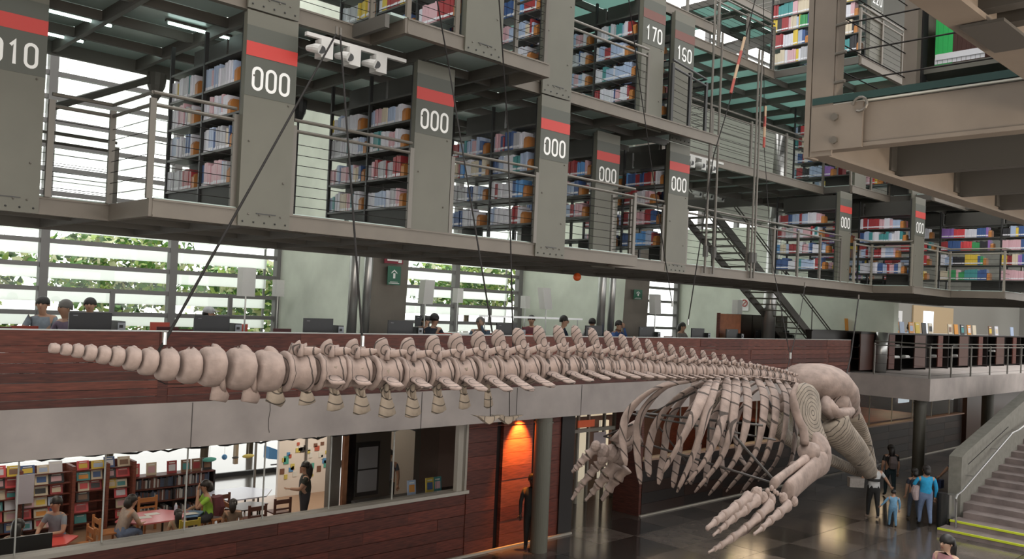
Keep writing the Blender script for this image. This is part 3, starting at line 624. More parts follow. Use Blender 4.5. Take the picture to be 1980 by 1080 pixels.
MB().box(2.28, .70, 2.462, 2.54, .80, 2.470).build('bracket', near_dk, ob)
# ============================================================ WHALE SKELETON
WY = 5.6
wh = thing('whale_skeleton', 'long suspended whale skeleton drawn over with dark graphite lines', 'skeleton', at(900, 715, WY))
VX = [105, 128, 150, 174, 200, 226, 255, 286, 322, 365, 408, 462, 515, 570, 630, 680, 738, 790, 840, 885, 930, 970, 1010, 1050, 1088, 1122, 1154, 1184, 1212, 1238, 1262, 1284, 1305, 1325, 1345, 1365, 1385, 1404, 1421, 1437, 1453, 1467, 1480, 1493, 1505, 1517, 1528, 1538]
def interp(x, xs, ys): return float(np.interp(x, xs, ys))
YC = ([105, 150, 200, 250, 290, 322, 365, 408, 462, 515, 570, 630, 700, 790, 840, 900, 970, 1050, 1130, 1210, 1300, 1400, 1450, 1500, 1528, 1540],
      [673, 678, 686, 692, 700, 705, 708, 708, 713, 717, 718, 718, 719, 722, 721, 719, 716, 712, 710, 712, 718, 719, 722, 728, 736, 742])
HT = ([105, 128, 174, 226, 255, 286, 322, 365, 408, 462, 570, 630, 738, 840, 930, 1010, 1088, 1184, 1284, 1365, 1437, 1540], [19, 23, 31, 38, 46, 52, 62, 66, 76, 80, 80, 76, 68, 64, 62, 58, 52, 44, 38, 32, 28, 24])
TIP = ([365, 404, 455, 513, 568, 620, 662, 722, 778, 820, 866, 900, 940, 980, 1012, 1046, 1087, 1118, 1152, 1180, 1208, 1236, 1263, 1284, 1305, 1325, 1345, 1365, 1385, 1405, 1420, 1435, 1450, 1480, 1540],
       [676, 671, 673, 672, 668, 663, 662, 658, 657, 653, 648, 644, 641, 638, 634, 629, 630, 630, 637, 642, 650, 653, 660, 665, 668, 672, 676, 680, 683, 688, 692, 697, 703, 712, 735])
C3 = [Vector(at(x, interp(x, *YC), WY)) for x in VX]
def mpp(x): return ((Vector(at(x, 700, WY))-Vector(at(x, 710, WY))).length)/10
def chain(name, pts, r, n=10, m=bone, parent=None, flat=1.0, side=None):
    mb = MB(); mb.tube(pts, r, n, flat=flat, side=side); return mb.build(name, m, parent, smooth=True)
def bez(a, b, c, n=8): a, b, c = Vector(a), Vector(b), Vector(c); return [(1-t)**2*a+2*t*(1-t)*b+t*t*c for t in np.linspace(0, 1, n)]
rs = random.Random(5)
for i, (x, c) in enumerate(zip(VX, C3)):
    nx = C3[min(i+1, len(C3)-1)]; pv = C3[max(i-1, 0)]; ln = (nx-pv).length/(2 if 0 < i < len(C3)-1 else 1); d = (nx-pv).normalized()
    R_ = interp(x, *HT)*mpp(x)/2; hl = ln*.43 if x < 1200 else ln*.42
    
    m_ = bone if i < 13 else bone_l
    prof = [(-1, .55), (-.97, .78), (-.82, .93), (-.5, 1.0), (0, 1.02), (.5, 1.0), (.82, .93), (.97, .78), (1, .55)] if i < 13 else [(-1, .78), (-.97, .97), (-.8, 1.0), (-.4, .84), (0, .78), (.4, .84), (.8, 1.0), (.97, .97), (1, .78)]
    mb = MB(); up = Vector((0, 0, 1)); up = (up-d*up.dot(d)).normalized(); sd = d.cross(up); rings = []; n = 18
    for (a, r) in prof:
        rings.append([c+d*hl*a+(up*math.sin(2*PI*k/n)*(1+.03*math.sin(3*k+i))+sd*math.cos(2*PI*k/n)*(.92+.03*math.cos(2*k+i)))*R_*r for k in range(n)])
    mb.loft(rings)
    if i < 8:   # tail bones: blunt, with a low bump
        mb.sph(c+up*R_*.75, (hl*.55, R_*.5, R_*.38), 10, 7)
        mb.sph(c-sd*R_*.84+up*R_*.05, (hl*.18, R_*.12, R_*.18), 6, 5)
    vb = mb.build('vertebra', m_, wh, smooth=True)
    if i < 13:
        MB().sph(c-sd*R_*.9-up*R_*.45, (hl*.10, R_*.05, R_*.09), 8, 5).build('foramen', mat('bone_hole_shade', (.10, .075, .06), .9), vb) if i > 6 else None  # solid dark bead, the shade of a hole put into its colour
    if 8 <= i < 13:  # rounded keel on top, leaning to the tail
        tip = Vector(at(x-4, interp(x-4, *TIP), WY))
        mb = MB(); mb.tube(bez(c+up*R_*.7+d*hl*.2, c+up*R_*1.0, tip-up*.02, 6), [hl*.8, hl*.7, hl*.6, hl*.5, hl*.38, hl*.12], 10, flat=.5, side=d); mb.build('spinous_process', bone, vb, smooth=True)
    if i >= 13:
        sc = R_
        back = interp(x, [570, 1000, 1200, 1400, 1540], [.30, .36, .30, .24, .16])*ln/ .22*.22
        tx = x-interp(x, [570, 1000, 1250, 1450, 1540], [4, 16, 14, 6, 2])
        tip = Vector(at(tx, interp(tx, *TIP), WY)); base = c+up*R_*.95
        hgt = (tip-base).length
        wb = interp(x, [570, 900, 1100, 1300, 1540], [.066, .088, .074, .054, .032])
        mid = base+(tip-base)*.5+d*hgt*.10
        prof_r = [wb*1.25, wb*.95, wb*.78, wb*.80, wb*.95, wb*1.02, wb*.85, wb*.3]
        mb = MB(); mb.tube(bez(base+d*hl*.35+up*.0, mid+d*.01, tip, 8), prof_r, 10, flat=[.55, .4, .32, .28, .26, .26, .24, .2], side=d); mb.build('spinous_process', bone_l, vb, smooth=True)
        # neural arch legs and wings
        mb = MB()
        for s in (-1, 1):
            mb.tube([c+up*R_*.75+sd*s*R_*.5-d*hl*.1, c+up*R_*1.25+sd*s*R_*.42, base+up*hgt*.22+d*hl*.25], [R_*.22, R_*.17, R_*.2], 8, flat=.6)
            w0 = base+up*hgt*.15+d*hl*.4+sd*s*R_*.3; w1 = w0+d*(hl*1.0)+up*hgt*.22+sd*s*R_*.35
            mb.tube(bez(w0-d*hl*.3, w0+d*hl*.4, w1, 5), [R_*.2, R_*.22, R_*.22, R_*.2, R_*.08], 8, flat=.55)
        mb.build('neural_arch', bone_l, vb, smooth=True)
        # transverse processes: flat paddles reaching out sideways and down
        tl = interp(x, [570, 700, 800, 900, 960, 1050, 1200, 1350, 1540], [.05, .09, .16, .24, .27, .27, .24, .17, .10])
        dr = interp(x, [570, 800, 960, 1050, 1200, 1540], [.02, .05, .10, .06, .03, 0])
        if tl > .06:
            for s in (-1, 1):
                p0 = c+sd*s*R_*.7-up*R_*.25; p1 = c+sd*s*(R_*.8+tl)-up*(R_*.3+dr)-d*.0
                mb = MB(); wbk = min(hl*.9, .085) if x < 1250 else hl*.5
                mb.tube([p0, p0+(p1-p0)*.35, p0+(p1-p0)*.7, p0+(p1-p0)*.93, p1+(p1-p0)*.04], [wbk, wbk*.72, wbk*.8, wbk*.75, wbk*.25], 10, flat=.26, side=d)
                mb.build('transverse_process', bone_l, vb, smooth=True)
# chevron bones below the tail
for j, (x, yt, y1) in enumerate([(432, 755, 776), (492, 758, 778), (540, 755, 785), (592, 752, 782), (647, 750, 793), (698, 752, 800), (747, 755, 806), (797, 755, 806), (847, 753, 798), (897, 750, 790), (943, 742, 788)]):
    big = interp(x, [432, 600, 750, 850, 943], [.058, .066, .076, .070, .048])
    a = Vector(at(x-2, yt-14, WY)); b = Vector(at(x+2, y1, WY)); mb = MB()
    mm = bone_d if x > 520 else bone
    m1 = a+(b-a)*.5
    if j < 3: mb.tube([a+Vector((-.03, 0, .01)), m1+Vector((-.04, 0, -.01)), b+Vector((.02, 0, .02))], [big*.7, big*1.15, big*.5], 12, flat=.5, side=(1, 0, 0))
    else: mb.tube([a, a+(b-a)*.35, a+(b-a)*.7, a+(b-a)*.93, b], [big*.62, big*.58, big*.95, big*1.12, big*.55], 12, flat=.42, side=(1, 0, 0))
    for s in (-1, 1): mb.tube([a+Vector((-.05, s*.09, .12)), a+Vector((-.03, s*.06, .03)), m1], [.016, .02, .02], 8)
    mb.build('chevron_bone', mm, wh, smooth=True)
# ribs, both sides
RB = [[(1372, 735), (1361, 758), (1339, 809), (1313, 859), (1281, 914)], [(1388, 730), (1376, 758), (1360, 818), (1340, 880), (1309, 951)], [(1406, 729), (1403, 773), (1390, 833), (1362, 892), (1325, 936)],
      [(1423, 729), (1422, 767), (1413, 830), (1392, 889), (1343, 951)], [(1440, 729), (1446, 773), (1440, 833), (1419, 892), (1370, 957)], [(1464, 729), (1478, 767), (1473, 824), (1455, 886), (1404, 950)],
      [(1482, 729), (1499, 767), (1496, 824), (1476, 892), (1432, 953)], [(1502, 732), (1520, 767), (1517, 833), (1500, 893), (1466, 930)], [(1518, 738), (1535, 773), (1538, 833), (1530, 890), (1512, 915)]]
DY = [.08, .30, .41, .37, .24]
def smoothpts(P, n=18):
    P = [Vector(p) for p in P]; out = []
    Q = [P[0]*2-P[1]]+P+[P[-1]*2-P[-2]]
    for i in range(1, len(Q)-2):
        for k in range(n//(len(P)-1)):
            t = k/(n//(len(P)-1)); a, b, c_, d_ = Q[i-1:i+3]
            out.append(.5*((2*b)+(c_-a)*t+(2*a-5*b+4*c_-d_)*t*t+(3*b-a-3*c_+d_)*t**3))
    out.append(P[-1]); return out
for ri, r in enumerate(RB):
    near = [Vector(at(x, y, WY-dy)) for (x, y), dy in zip(r, DY)]
    for s in (1, -1):
        pts = near if s == 1 else [Vector((p.x, 2*WY-p.y, p.z)) for p in near]
        pts = smoothpts(pts, 20); n = len(pts); wd = .058 if ri < 7 else .045
        rr = [wd*(.75+.35*math.sin(PI*min(1, (k/n)*1.05+.05))) for k in range(n)]; rr[-1] *= .45; rr[0] *= .7
        MB().tube(pts, rr, 10, flat=.42, side=(1, 0, .3)).build('rib', bone_r, wh, smooth=True)
# steel armature inside the chest
for a, b, ya, yb__, r in [((1230, 797), (1475, 822), 6.2, 5.1, .014), ((1222, 800), (1500, 850), 6.2, 5.1, .012), ((1252, 858), (1503, 936), 6.1, 4.6, .013), ((1420, 842), (1503, 935), 5.1, 4.6, .015), ((1250, 803), (1345, 757), 6.2, 5.6, .011), ((1270, 820), (1325, 890), 6.0, 6.1, .011), ((1168, 843), (1222, 820), 7.1, 6.2, .012), ((1168, 843), (1245, 862), 7.1, 6.2, .012), ((1370, 745), (1370, 852), 5.6, 5.6, .012), ((1480, 765), (1500, 800), 5.6, 5.3, .02)]:
    MB().tube([at(*a, ya), at(*b, yb__)], r, 7).build('support_rod', mat('armature', (.045, .038, .034), .4), wh)
# scapula, arm and hand bones
def slab_bone(name, poly, Y0, Y1, th, m, parent=wh):
    """plate bone: outline given in the picture, Y varies along it"""
    P = [Vector(at(x, y, Y0+(Y1-Y0)*k_)) for (x, y, k_) in poly]; c = sum(P, Vector())/len(P); nrm = Vector((0, 0, 0))
    for i in range(len(P)): nrm += (P[i]-c).cross(P[(i+1) % len(P)]-c)
    nrm.normalize(); ring = lambda f, o: [c+(p-c)*f+nrm*o for p in P]
    rg = [ring(.8, -th*.9), ring(.96, -th*.6), ring(1, 0), ring(.96, th*.6), ring(.8, th*.9)]
    return fixnorm(MB().loft(rg).build(name, m, parent, smooth=True))
sc_poly = [(1543, 742, 0), (1556, 739, 0), (1570, 744, 0), (1581, 758, 0), (1586, 785, .2), (1585, 815, .5), (1592, 836, .8), (1598, 848, 1), (1585, 850, 1), (1570, 858, 1), (1555, 863, 1), (1552, 852, 1), (1556, 838, .8), (1548, 812, .5), (1537, 790, .2), (1533, 765, 0), (1536, 750, 0)]
slab_bone('scapula', sc_poly, 5.0, 4.85, .035, bone_s)
MB().tube(smoothpts([at(1541, 741, 4.95), at(1533, 765, 4.93), at(1540, 800, 4.9), at(1553, 830, 4.84), at(1556, 858, 4.82)], 12), [.02, .028, .032, .04, .05, .05, .05, .05, .05, .05, .05, .05, .055][:13], 8).build('scapula_edge', bone, wh, smooth=True)
def mirY(o):
    c = o.copy(); c.data = o.data.copy(); c.data.transform(Matrix.Diagonal((1, -1, 1, 1))); c.data.flip_normals(); COL.objects.link(c)
    c.location = (o.location.x, 2*(WY-ORG[wh.name][1])-o.location.y, o.location.z); return c
for o in list(wh.children):
    if o.name.startswith('scapula'): mirY(o).parent = wh
chain('humerus', smoothpts([at(1570, 855, 4.82), at(1582, 868, 4.8), at(1584, 884, 4.78), at(1572, 898, 4.75)], 9), [.13, .19, .22, .23, .23, .22, .215, .20, .18, .14][:10], 14, bone, wh, flat=.5, side=(.9, 0, -.3))
chain('humerus_head', [at(1556, 868, 4.8), at(1566, 876, 4.78)], [.10, .14], 12, bone, wh)
chain('radius', smoothpts([at(1592, 892, 4.74), at(1575, 905, 4.70), at(1545, 932, 4.62), at(1520, 955, 4.55)], 12), [.14, .165, .165, .155, .15, .145, .14, .14, .14, .14, .145, .15, .14], 12, bone, wh, flat=.42, side=(.5, 0, .8))
chain('ulna', smoothpts([at(1558, 893, 4.74), at(1540, 901, 4.70), at(1515, 918, 4.62), at(1495, 936, 4.55)], 12), [.09, .095, .08, .07, .062, .058, .056, .056, .058, .06, .065, .07, .07], 10, bone, wh, flat=.6, side=(.5, 0, .8))
chain('olecranon', [at(1552, 897, 4.74), at(1533, 899, 4.73)], [.05, .045], 9, bone, wh)
def carp(px, py, Y, r, m=bone, sq=.55): MB().sph(at(px, py, Y), (r, r*sq, r*.85), 8, 6, rot=Matrix.Rotation(rs.random(), 3, 'Y')).build('carpal_bone', m, wh, smooth=False)
for (px, py, r) in [(1463, 955, .09), (1476, 962, .075), (1455, 962, .06), (1491, 966, .075), (1515, 963, .072), (1536, 969, .062), (1484, 948, .035), (1492, 943, .035), (1498, 950, .032), (1488, 955, .03), (1503, 953, .03), (1509, 956, .028), (1470, 946, .03)]: carp(px, py, 4.48, r)
def digit_bones(pts, Y0, Y1, r0, r1, m=bone):
    n = len(pts)-1
    for i in range(n):
        Ya = Y0+(Y1-Y0)*i/n; Yb_ = Y0+(Y1-Y0)*(i+1)/n; a = Vector(at(*pts[i], Ya)); b = Vector(at(*pts[i+1], Yb_)); d = (b-a); L = d.length; d.normalize(); g = min(.012, L*.06)
        r = r0+(r1-r0)*i/max(1, n-1); a = a+d*g; b = b-d*g
        k = [(0, .75), (.05, 1.0), (.16, .95), (.4, .72), (.65, .68), (.85, .85), (.95, .9), (1, .65)] if i < n-1 else [(0, .7), (.1, .95), (.4, .7), (.8, .62), (.93, .7), (1, .35)]
        MB().tube([a+(b-a)*t for t, _ in k], [r*q for _, q in k], 9, flat=.7).build('phalanx', m, wh, smooth=True)
digit_bones([(1448, 960), (1423, 980), (1397, 998), (1383, 1008), (1366, 1022)], 4.45, 4.1, .072, .038)
digit_bones([(1465, 965), (1440, 985), (1417, 1001), (1401, 1016), (1390, 1025), (1378, 1035)], 4.45, 4.1, .07, .022)
digit_bones([(1490, 974), (1466, 1000), (1440, 1023), (1414, 1040), (1392, 1055), (1381, 1061), (1369, 1068)], 4.45, 4.05, .075, .018)
digit_bones([(1525, 975), (1505, 993), (1488, 1007), (1473, 1021), (1457, 1033)], 4.45, 4.15, .07, .028)
# far flipper
for (px, py, r) in [(1152, 862, .08), (1166, 872, .11), (1182, 876, .13), (1199, 884, .12), (1165, 886, .09), (1200, 868, .09), (1213, 862, .09)]: carp(px, py, 6.6, r)
chain('far_forearm', smoothpts([at(1235, 835, 6.35), at(1215, 845, 6.45), at(1195, 862, 6.55)], 8), [.16, .17, .15, .14, .12, .11, .11, .12, .12], 12, bone_l, wh, flat=.5, side=(.5, 0, .8))
slab_bone('far_forearm_blade', [(1228, 812, 0), (1232, 850, 0), (1205, 858, .5), (1178, 850, 1), (1196, 832, .5)], 6.35, 6.6, .04, bone)
digit_bones([(1153, 866), (1135, 880), (1122, 895), (1113, 905), (1106, 912)], 6.65, 6.9, .075, .035)
digit_bones([(1168, 890), (1152, 902), (1140, 918), (1126, 935), (1115, 950), (1105, 967)], 6.65, 6.95, .075, .03)
digit_bones([(1192, 893), (1172, 920), (1156, 937), (1144, 953), (1131, 968)], 6.6, 6.95, .10, .028)
digit_bones([(1210, 900), (1190, 925), (1175, 948), (1163, 968)], 6.6, 6.9, .11, .045)
# ---- skull: cranium lofted into a long drooping beak
def skull_loft(name, secs, m, parent=wh, n=20):
    rings = []; C_ = [Vector(at(x, y, Y)) for x, y, Y, _, _ in secs]
    for i, (x, y, Y, hh_, ww) in enumerate(secs):
        d = (C_[min(i+1, len(C_)-1)]-C_[max(i-1, 0)]).normalized(); sd = Vector((0, 1, 0)); sd = (sd-d*sd.dot(d)).normalized(); up = sd.cross(d)
        rings.append([C_[i]+up*math.sin(2*PI*k/n)*hh_+sd*math.cos(2*PI*k/n)*ww for k in range(n)])
    return fixnorm(MB().loft(rings).build(name, m, parent, smooth=True))
skull_loft('cranium', [(1536, 742, WY, .06, .10), (1546, 738, WY, .16, .28), (1562, 738, WY, .25, .42), (1580, 742, WY, .29, .50), (1594, 754, WY, .26, .48), (1606, 768, WY, .22, .42), (1616, 780, WY, .17, .34), (1622, 790, WY, .10, .24)], bone)
skull_loft('face_bones', [(1598, 745, WY, .14, .3), (1610, 762, WY, .19, .32), (1622, 786, WY, .18, .30), (1636, 812, WY, .14, .24)], bone_l)
beak = [(1622, 800, WY, .12, .34), (1637, 822, WY, .14, .30), (1651, 845, WY, .135, .25), (1663, 868, WY, .12, .20), (1674, 890, WY, .10, .15), (1682, 908, WY, .08, .10), (1689, 921, WY, .04, .05)]
skull_loft('upper_jaw', beak, bone_s)
for s in (-1, 1):
    Yq = lambda dy: WY+s*dy
    MB().tube(smoothpts([at(1601, 778, WY-.36), at(1612, 796, WY-.46), at(1628, 800, WY-.46), at(1645, 793, WY-.38)], 12) if s < 0 else [Vector((p.x, 2*WY-p.y, p.z)) for p in smoothpts([at(1601, 778, WY-.36), at(1612, 796, WY-.46), at(1628, 800, WY-.46), at(1645, 793, WY-.38)], 12)], [.08, .085, .09, .10, .09, .085, .09, .10, .11, .11, .10, .09, .06], 10, flat=.75).build('cheekbone', bone, wh, smooth=True)
    nearJ = smoothpts([at(1608, 812, WY-.40), at(1622, 836, WY-.46), at(1652, 868, WY-.46), at(1673, 897, WY-.28), at(1686, 918, WY-.08)], 20)
    J = nearJ if s < 0 else [Vector((p.x, 2*WY-p.y, p.z)) for p in nearJ]; n = len(J)
    MB().tube(J, [(.23 if s < 0 else .19)*(1-.55*k/n)*(.75 if k == 0 else 1) for k in range(n-1)]+[.05], 12, flat=.6).build('lower_jaw', bone_s, wh, smooth=True)
for s_ in (-1, 1):
    m_ = lambda P_: [Vector(p) if s_ < 0 else Vector((p[0], 2*WY-p[1], p[2])) for p in P_]
    MB().tube(m_([at(1612, 772, WY-.30), at(1626, 782, WY-.38), at(1640, 796, WY-.36)]), [.14, .15, .08], 12, flat=.7).build('brow_bone', bone_l, wh, smooth=True)
    MB().tube(m_([at(1598, 776, WY-.34), at(1597, 792, WY-.40), at(1606, 806, WY-.42)]), [.10, .09, .06], 10, flat=.7).build('temporal_bone', bone, wh, smooth=True)
    MB().sph(m_([at(1617, 804, WY-.47)])[0], (.06, .03, .045), 10, 7).build('eye_socket_shadow', mat('bone_hole_shade', (.10, .075, .06)), wh)  # solid dark knob, the shade inside the socket put into its colour
# small floating pelvic bones on wires
for (x, y, dx) in [(948, 806, 0), (985, 806, 1)]:
    t = thing('pelvic_bone', 'thin wing-shaped pelvic bone hanging on a wire, %s one' % ('left' if dx == 0 else 'right'), 'bone', at(x, y, WY-.2*(1-dx)))
    Yw = WY-.15 if dx == 0 else WY+.1
    P = [(x-31, y-4), (x-18, y+1), (x-8, y+10), (x-2, y+14), (x+4, y+11), (x+14, y+2), (x+28, y-4), (x+18, y-3), (x+2, y-1), (x-15, y-2)]
    fixnorm(MB().prism([at(px, py, Yw) for px, py in P], (0, .05, 0)).build('plate', bone_d, t))
    MB().tube([at(x, y, Yw+.02), at(x, y-(40 if dx == 0 else 95), Yw+.02)], .004, 5).build('wire', cable_m, t)
# hanging ropes
def rope(label, P, r=.011, m=None):
    t = thing('hanging_rope', label, 'rope', tuple(P[0])); MB().tube(P, r, 6).build('line', m or cable_m, t)
    MB().tube([Vector(P[0])+Vector((0, 0, -.02)), Vector(P[0])+Vector((0, 0, .06))], .015, 8).build('shackle', stain, t); MB().tube([P[-1], Vector(P[-1])+Vector((0, 0, .08))], .014, 8).build('top_shackle', rail_m, t); return t
top1 = at(650, 66, 7.9)
rope('rope from the tail bones up to the white hook at the second deck', [at(318, 660, WY), top1], .010)
MB().tube([at(318, 660, WY), at(310, 672, WY), at(300, 690, WY)], .010, 8).build('tail_shackle', cable_m, wh); MB().tube([at(305, 735, WY), at(320, 742, WY), at(355, 742, WY), at(368, 735, WY)], .004, 5).build('tail_wire', cable_m, wh)
rope('rope from the middle of the spine to the same white hook', [at(701, 664, WY), Vector(top1)+Vector((.05, 0, 0))], .010)
rope('rope from the lumbar bones that crosses the second 000 stack', [at(962, 704, WY), at(868, 130, 7.6), at(838, -40, 7.6)], .008)
rope('near vertical rope crossing the third 000 stack', [at(993, 708, WY), at(982, 250, 6.8), at(963, -30, 6.8)], .008)
rope('rope that slants past the fifth 000 panel up to stack 170', [at(1300, 590, 7.2), at(1283, 480, 7.4), at(1238, 170, 7.9), at(1212, -30, 7.9)], .008)
rope('thin rope from the front ribs to the red tensioner', [at(1330, 625, 7), at(1380, 300, 7.4), at(1413, 190, 7.5), at(1470, -40, 7.5)], .009)
for a, b, lb in [((1413, 180), (1440, 72), 'long red and beige tensioner on the slanting rope below the upper stair'), ((1477, 285), (1480, 205), 'red tensioner on the vertical rope before the pale wall')]:
    t = thing('tensioner', lb, 'tensioner', at(*a, 7.45)); pts = [Vector(at(*a, 7.45))+(Vector(at(*b, 7.45))-Vector(at(*a, 7.45)))*q/4 for q in range(5)]
    for q in range(4): MB().tube([pts[q], pts[q+1]], .022, 8).build('sleeve', [mat('tension_red', (.30, .05, .035)), mat('tension_beige', (.38, .26, .16))][q % 2], t)
rope('vertical rope through the red tensioner before the pale wall', [at(1528, 690, 5.7), at(1492, 500, 6.8), at(1478, 290, 7.45), at(1476, -30, 7.45)], .006)
rope('rope from the skull up to the hook under the far stacks', [at(1617, 800, 5.3), at(1645, 690, 6.2), at(1660, 578, 6.9)], .012)
rope('thin rope from the nape up past the parapet', [at(1520, 722, WY), at(1545, 620, 6.4), at(1556, 555, 7.0)], .006)
for (x, ya, yb2) in [(1361, 20, 560), (1378, 60, 540), (1450, 270, 560), (1465, -20, 330)]:
    t = thing('hanger_rod', 'vertical steel hanger rod with turnbuckle at picture column %s of the stair gap' % {1361: 'one', 1378: 'two', 1450: 'three', 1465: 'four'}[x], 'rod', at(x, yb2, 8.9))
    t['label'] = {1361: 'leftmost vertical steel rod in the gap before the staircase', 1378: 'second vertical steel rod in the gap before the staircase', 1450: 'vertical steel rod standing on the lowest deck by the stair flight', 1465: 'bright vertical steel rod hanging before the upper teal floor'}[x]
    a = Vector(at(x, yb2, 9.05)); a.z = 2.5; b = Vector((a.x, 9.05, 7.0 if x > 1370 else 9.3)); MB().tube([a, b], .022, 8).build('rod', rail_m, t); MB().tube([a+Vector((0, 0, .3)), a+Vector((0, 0, .5))], .05, 8).build('turnbuckle', near_dk, t)
# ============================================================ OPEN STAIRCASE
def open_stair(name, label, p0, p1, wdt, n, m=joist_m):
    """p0 top front, p1 bottom front; runs along x, wdt in y"""
    t = thing(name, label, 'staircase', p0); a = Vector(p0); b = Vector(p1); d = b-a
    for s, k in ((0, 'front'), (wdt, 'back')):
        q = Vector((0, s, 0)); MB().prism([a+q+Vector((0, 0, .12)), a+q-Vector((0, 0, .16)), b+q-Vector((0, 0, .16)), b+q+Vector((0, 0, .12))], (0, .04, 0)).build('stringer', m, t)
    for i in range(n):
        c = a+d*((i+.5)/n); MB().box(c.x-.13, c.y+.04, c.z-.02, c.x+.13, c.y+wdt, c.z+.02).build('tread', rail_m, t)
    up = Vector((0, 0, .95))
    for s in (0, wdt):
        q = Vector((0, s, 0))
        for k in (1.0, .88): MB().tube([a+q+up*k, b+q+up*k], .02, 7).build('handrail', joist_m, t)
        for i in range(5): c = a+d*(i/4)+q; MB().tube([c, c+up], .018, 6).build('baluster', joist_m, t)
    return t
open_stair('open_staircase', 'long open steel staircase from the second deck level down to the reading floor', (21.0, 13.9, 4.85), (29.4, 13.9, .05), 1.1, 26)
t = thing('stair_landing', 'steel landing linking the bridge to the top of the open staircase', 'landing', (20, 13.5, 4.75)); MB().box(19.2, 12.2, 4.75, 21.0, 15.1, 4.93).build('plate', joist_m, t)
open_stair('open_staircase', 'dark sloping staircase with railings under the topmost deck, before the bright sky', (21.0, 12.0, 9.3), (15.6, 12.0, 7.1), 1.1, 12)
# ============================================================ READING ROOM
screen_m = mat('monitor_black', (.018, .019, .022), .35); shade_w = shade_m; pole_m = stain
def monitor(x, y, label, w=.66, z=.76, rz=0, top=1.33):
    t = thing('monitor', label, 'monitor', (x, y, z)); h = top-.85
    MB().box(x-w/2, y-.025, top-h, x+w/2, y+.01, top).build('casing', screen_m, t)
    MB().box(x-w/2+.02, y+.01, top-h+.02, x+w/2-.02, y+.014, top-.02).build('screen', black, t)
    MB().box(x-w/2+.06, y-.03, top-.06, x-w/2+.13, y-.025, top-.045).build('badge', mat('grey_badge', (.25, .25, .27)), t)
    MB().box(x-.03, y-.05, z+.02, x+.03, y-.02, z+.3).build('stand', black, t); MB().box(x-.13, y-.1, z, x+.13, y+.09, z+.02).build('foot', black, t)
def tower(x, y, label, z=.76):
    t = thing('desktop_computer', label, 'computer', (x, y, z))
    MB().box(x, y-.1, z, x+.12, y+.3, z+.44).build('case', black, t); MB().box(x-.002, y-.105, z+.02, x+.122, y-.1, z+.42).build('rear_plate', mat('rear_plate_metal', (.30, .32, .35), .4, metal=.4), t)
    for k in range(4): MB().box(x+.02, y-.11, z+.06+k*.09, x+.08, y-.105, z+.11+k*.09).build('port', black, t)
desk = thing('computer_desk', 'long white desk behind the parapet carrying the row of monitors', 'desk', (10, 14.9, 0))
MB().box(3.2, 14.6, .72, 25, 15.35, .76).build('desk_top', mat('white_laminate', (.62, .62, .60), .4), desk)
for i in range(10): MB().box(3.4+i*2.3, 14.62, 0, 3.46+i*2.3, 15.3, .72).build('leg', stain, desk)
desk2 = thing('computer_desk', 'short white desk behind the staircase foot carrying two monitors', 'desk', (27, 15.2, 0))
MB().box(25.4, 15.03, .72, 28.7, 15.46, .76).build('desk_top', MATS['white_laminate'], desk2)
for xx in (25.5, 28.5): MB().box(xx, 15.05, 0, xx+.06, 15.4, .72).build('leg', stain, desk2)
for i, (xx, yy) in enumerate([(4.93, 15), (7.0, 15), (9.19, 15), (11.2, 15), (14.33, 15), (17.5, 15), (19.77, 15), (22.3, 15), (24.2, 15), (26.3, 15.22), (27.9, 15.22)]):
    monitor(xx, yy, 'black monitor seen from behind on the reading room desk, %s from the left' % ORD[i]); 
    if i not in (5,): tower(xx+.40, yy-.02, 'black desktop computer right of the %s monitor from the left' % ORD[i])
red_c = mat('red_chair_shell', (.42, .06, .035), .4); red_d = mat('dark_red_chair', (.10, .018, .02), .4)
def chair(x, y, rz, label, m, leg=stain, z=0, hb=.84, s=1.0, grp=None, cat='chair', wood=False):
    t = thing('reading_chair' if not wood else 'wooden_chair', label, cat, (x, y, z), grp); c, s_ = math.cos(rz), math.sin(rz)
    def P(a, b, h): return (x+(a*c-b*s_)*s, y+(a*s_+b*c)*s, z+h*s)
    def bx_(a0, b0, h0, a1, b1, h1, nm, mm):
        mb = MB(); pts = [P(a, b, h) for h in (h0, h1) for a, b in ((a0, b0), (a1, b0), (a1, b1), (a0, b1))]
        mb.add(pts, [(0, 3, 2, 1), (4, 5, 6, 7), (0, 1, 5, 4), (1, 2, 6, 5), (2, 3, 7, 6), (3, 0, 4, 7)]); mb.build(nm, mm, t)
    bx_(-.21, -.21, .43, .21, .21, .46, 'seat', m)
    if wood:
        bx_(-.22, -.20, .66, -.19, .20, .76, 'backrest', m); bx_(-.22, -.20, .52, -.19, .20, .56, 'back_slat', m)
        for b in (-.2, .2): bx_(-.225, b-.025, 0, -.185, b+.025, .80, 'leg', m); bx_(.18, b-.02, 0, .22, b+.02, .44, 'leg', m)
    else:
        bx_(-.24, -.21, .52, -.21, .21, hb+.06, 'backrest', m)
        for a in (-.18, .18):
            for b in (-.18, .18): MB().tube([P(a, b, 0), P(a*.95, b*.95, .43)], .012, 6).build('leg', leg, t)
        MB().tube([P(-.2, 0, .44), P(-.225, 0, .56)], .02, 6).build('back_support', leg, t)
    return t
def table(x0, y0, x1, y1, h, label, mt, z=0, name='reading_table', legm=stain):
    t = thing(name, label, 'table', ((x0+x1)/2, (y0+y1)/2, z))
    MB().box(x0, y0, z+h-.035, x1, y1, z+h).build('table_top', mt, t)
    for a in (x0+.08, x1-.08):
        for b in (y0+.08, y1-.08): MB().box(a-.025, b-.025, z, a+.025, b+.025, z+h-.035).build('leg', legm, t)
    return t
wl_ = MATS['white_laminate']; RZ = .15
struct(MB().box(3.0, 15.5, 0, 29.6, 20.9, RZ).build('floor_reading_platform', mat('grey_carpet', (.10, .10, .10), .9)))
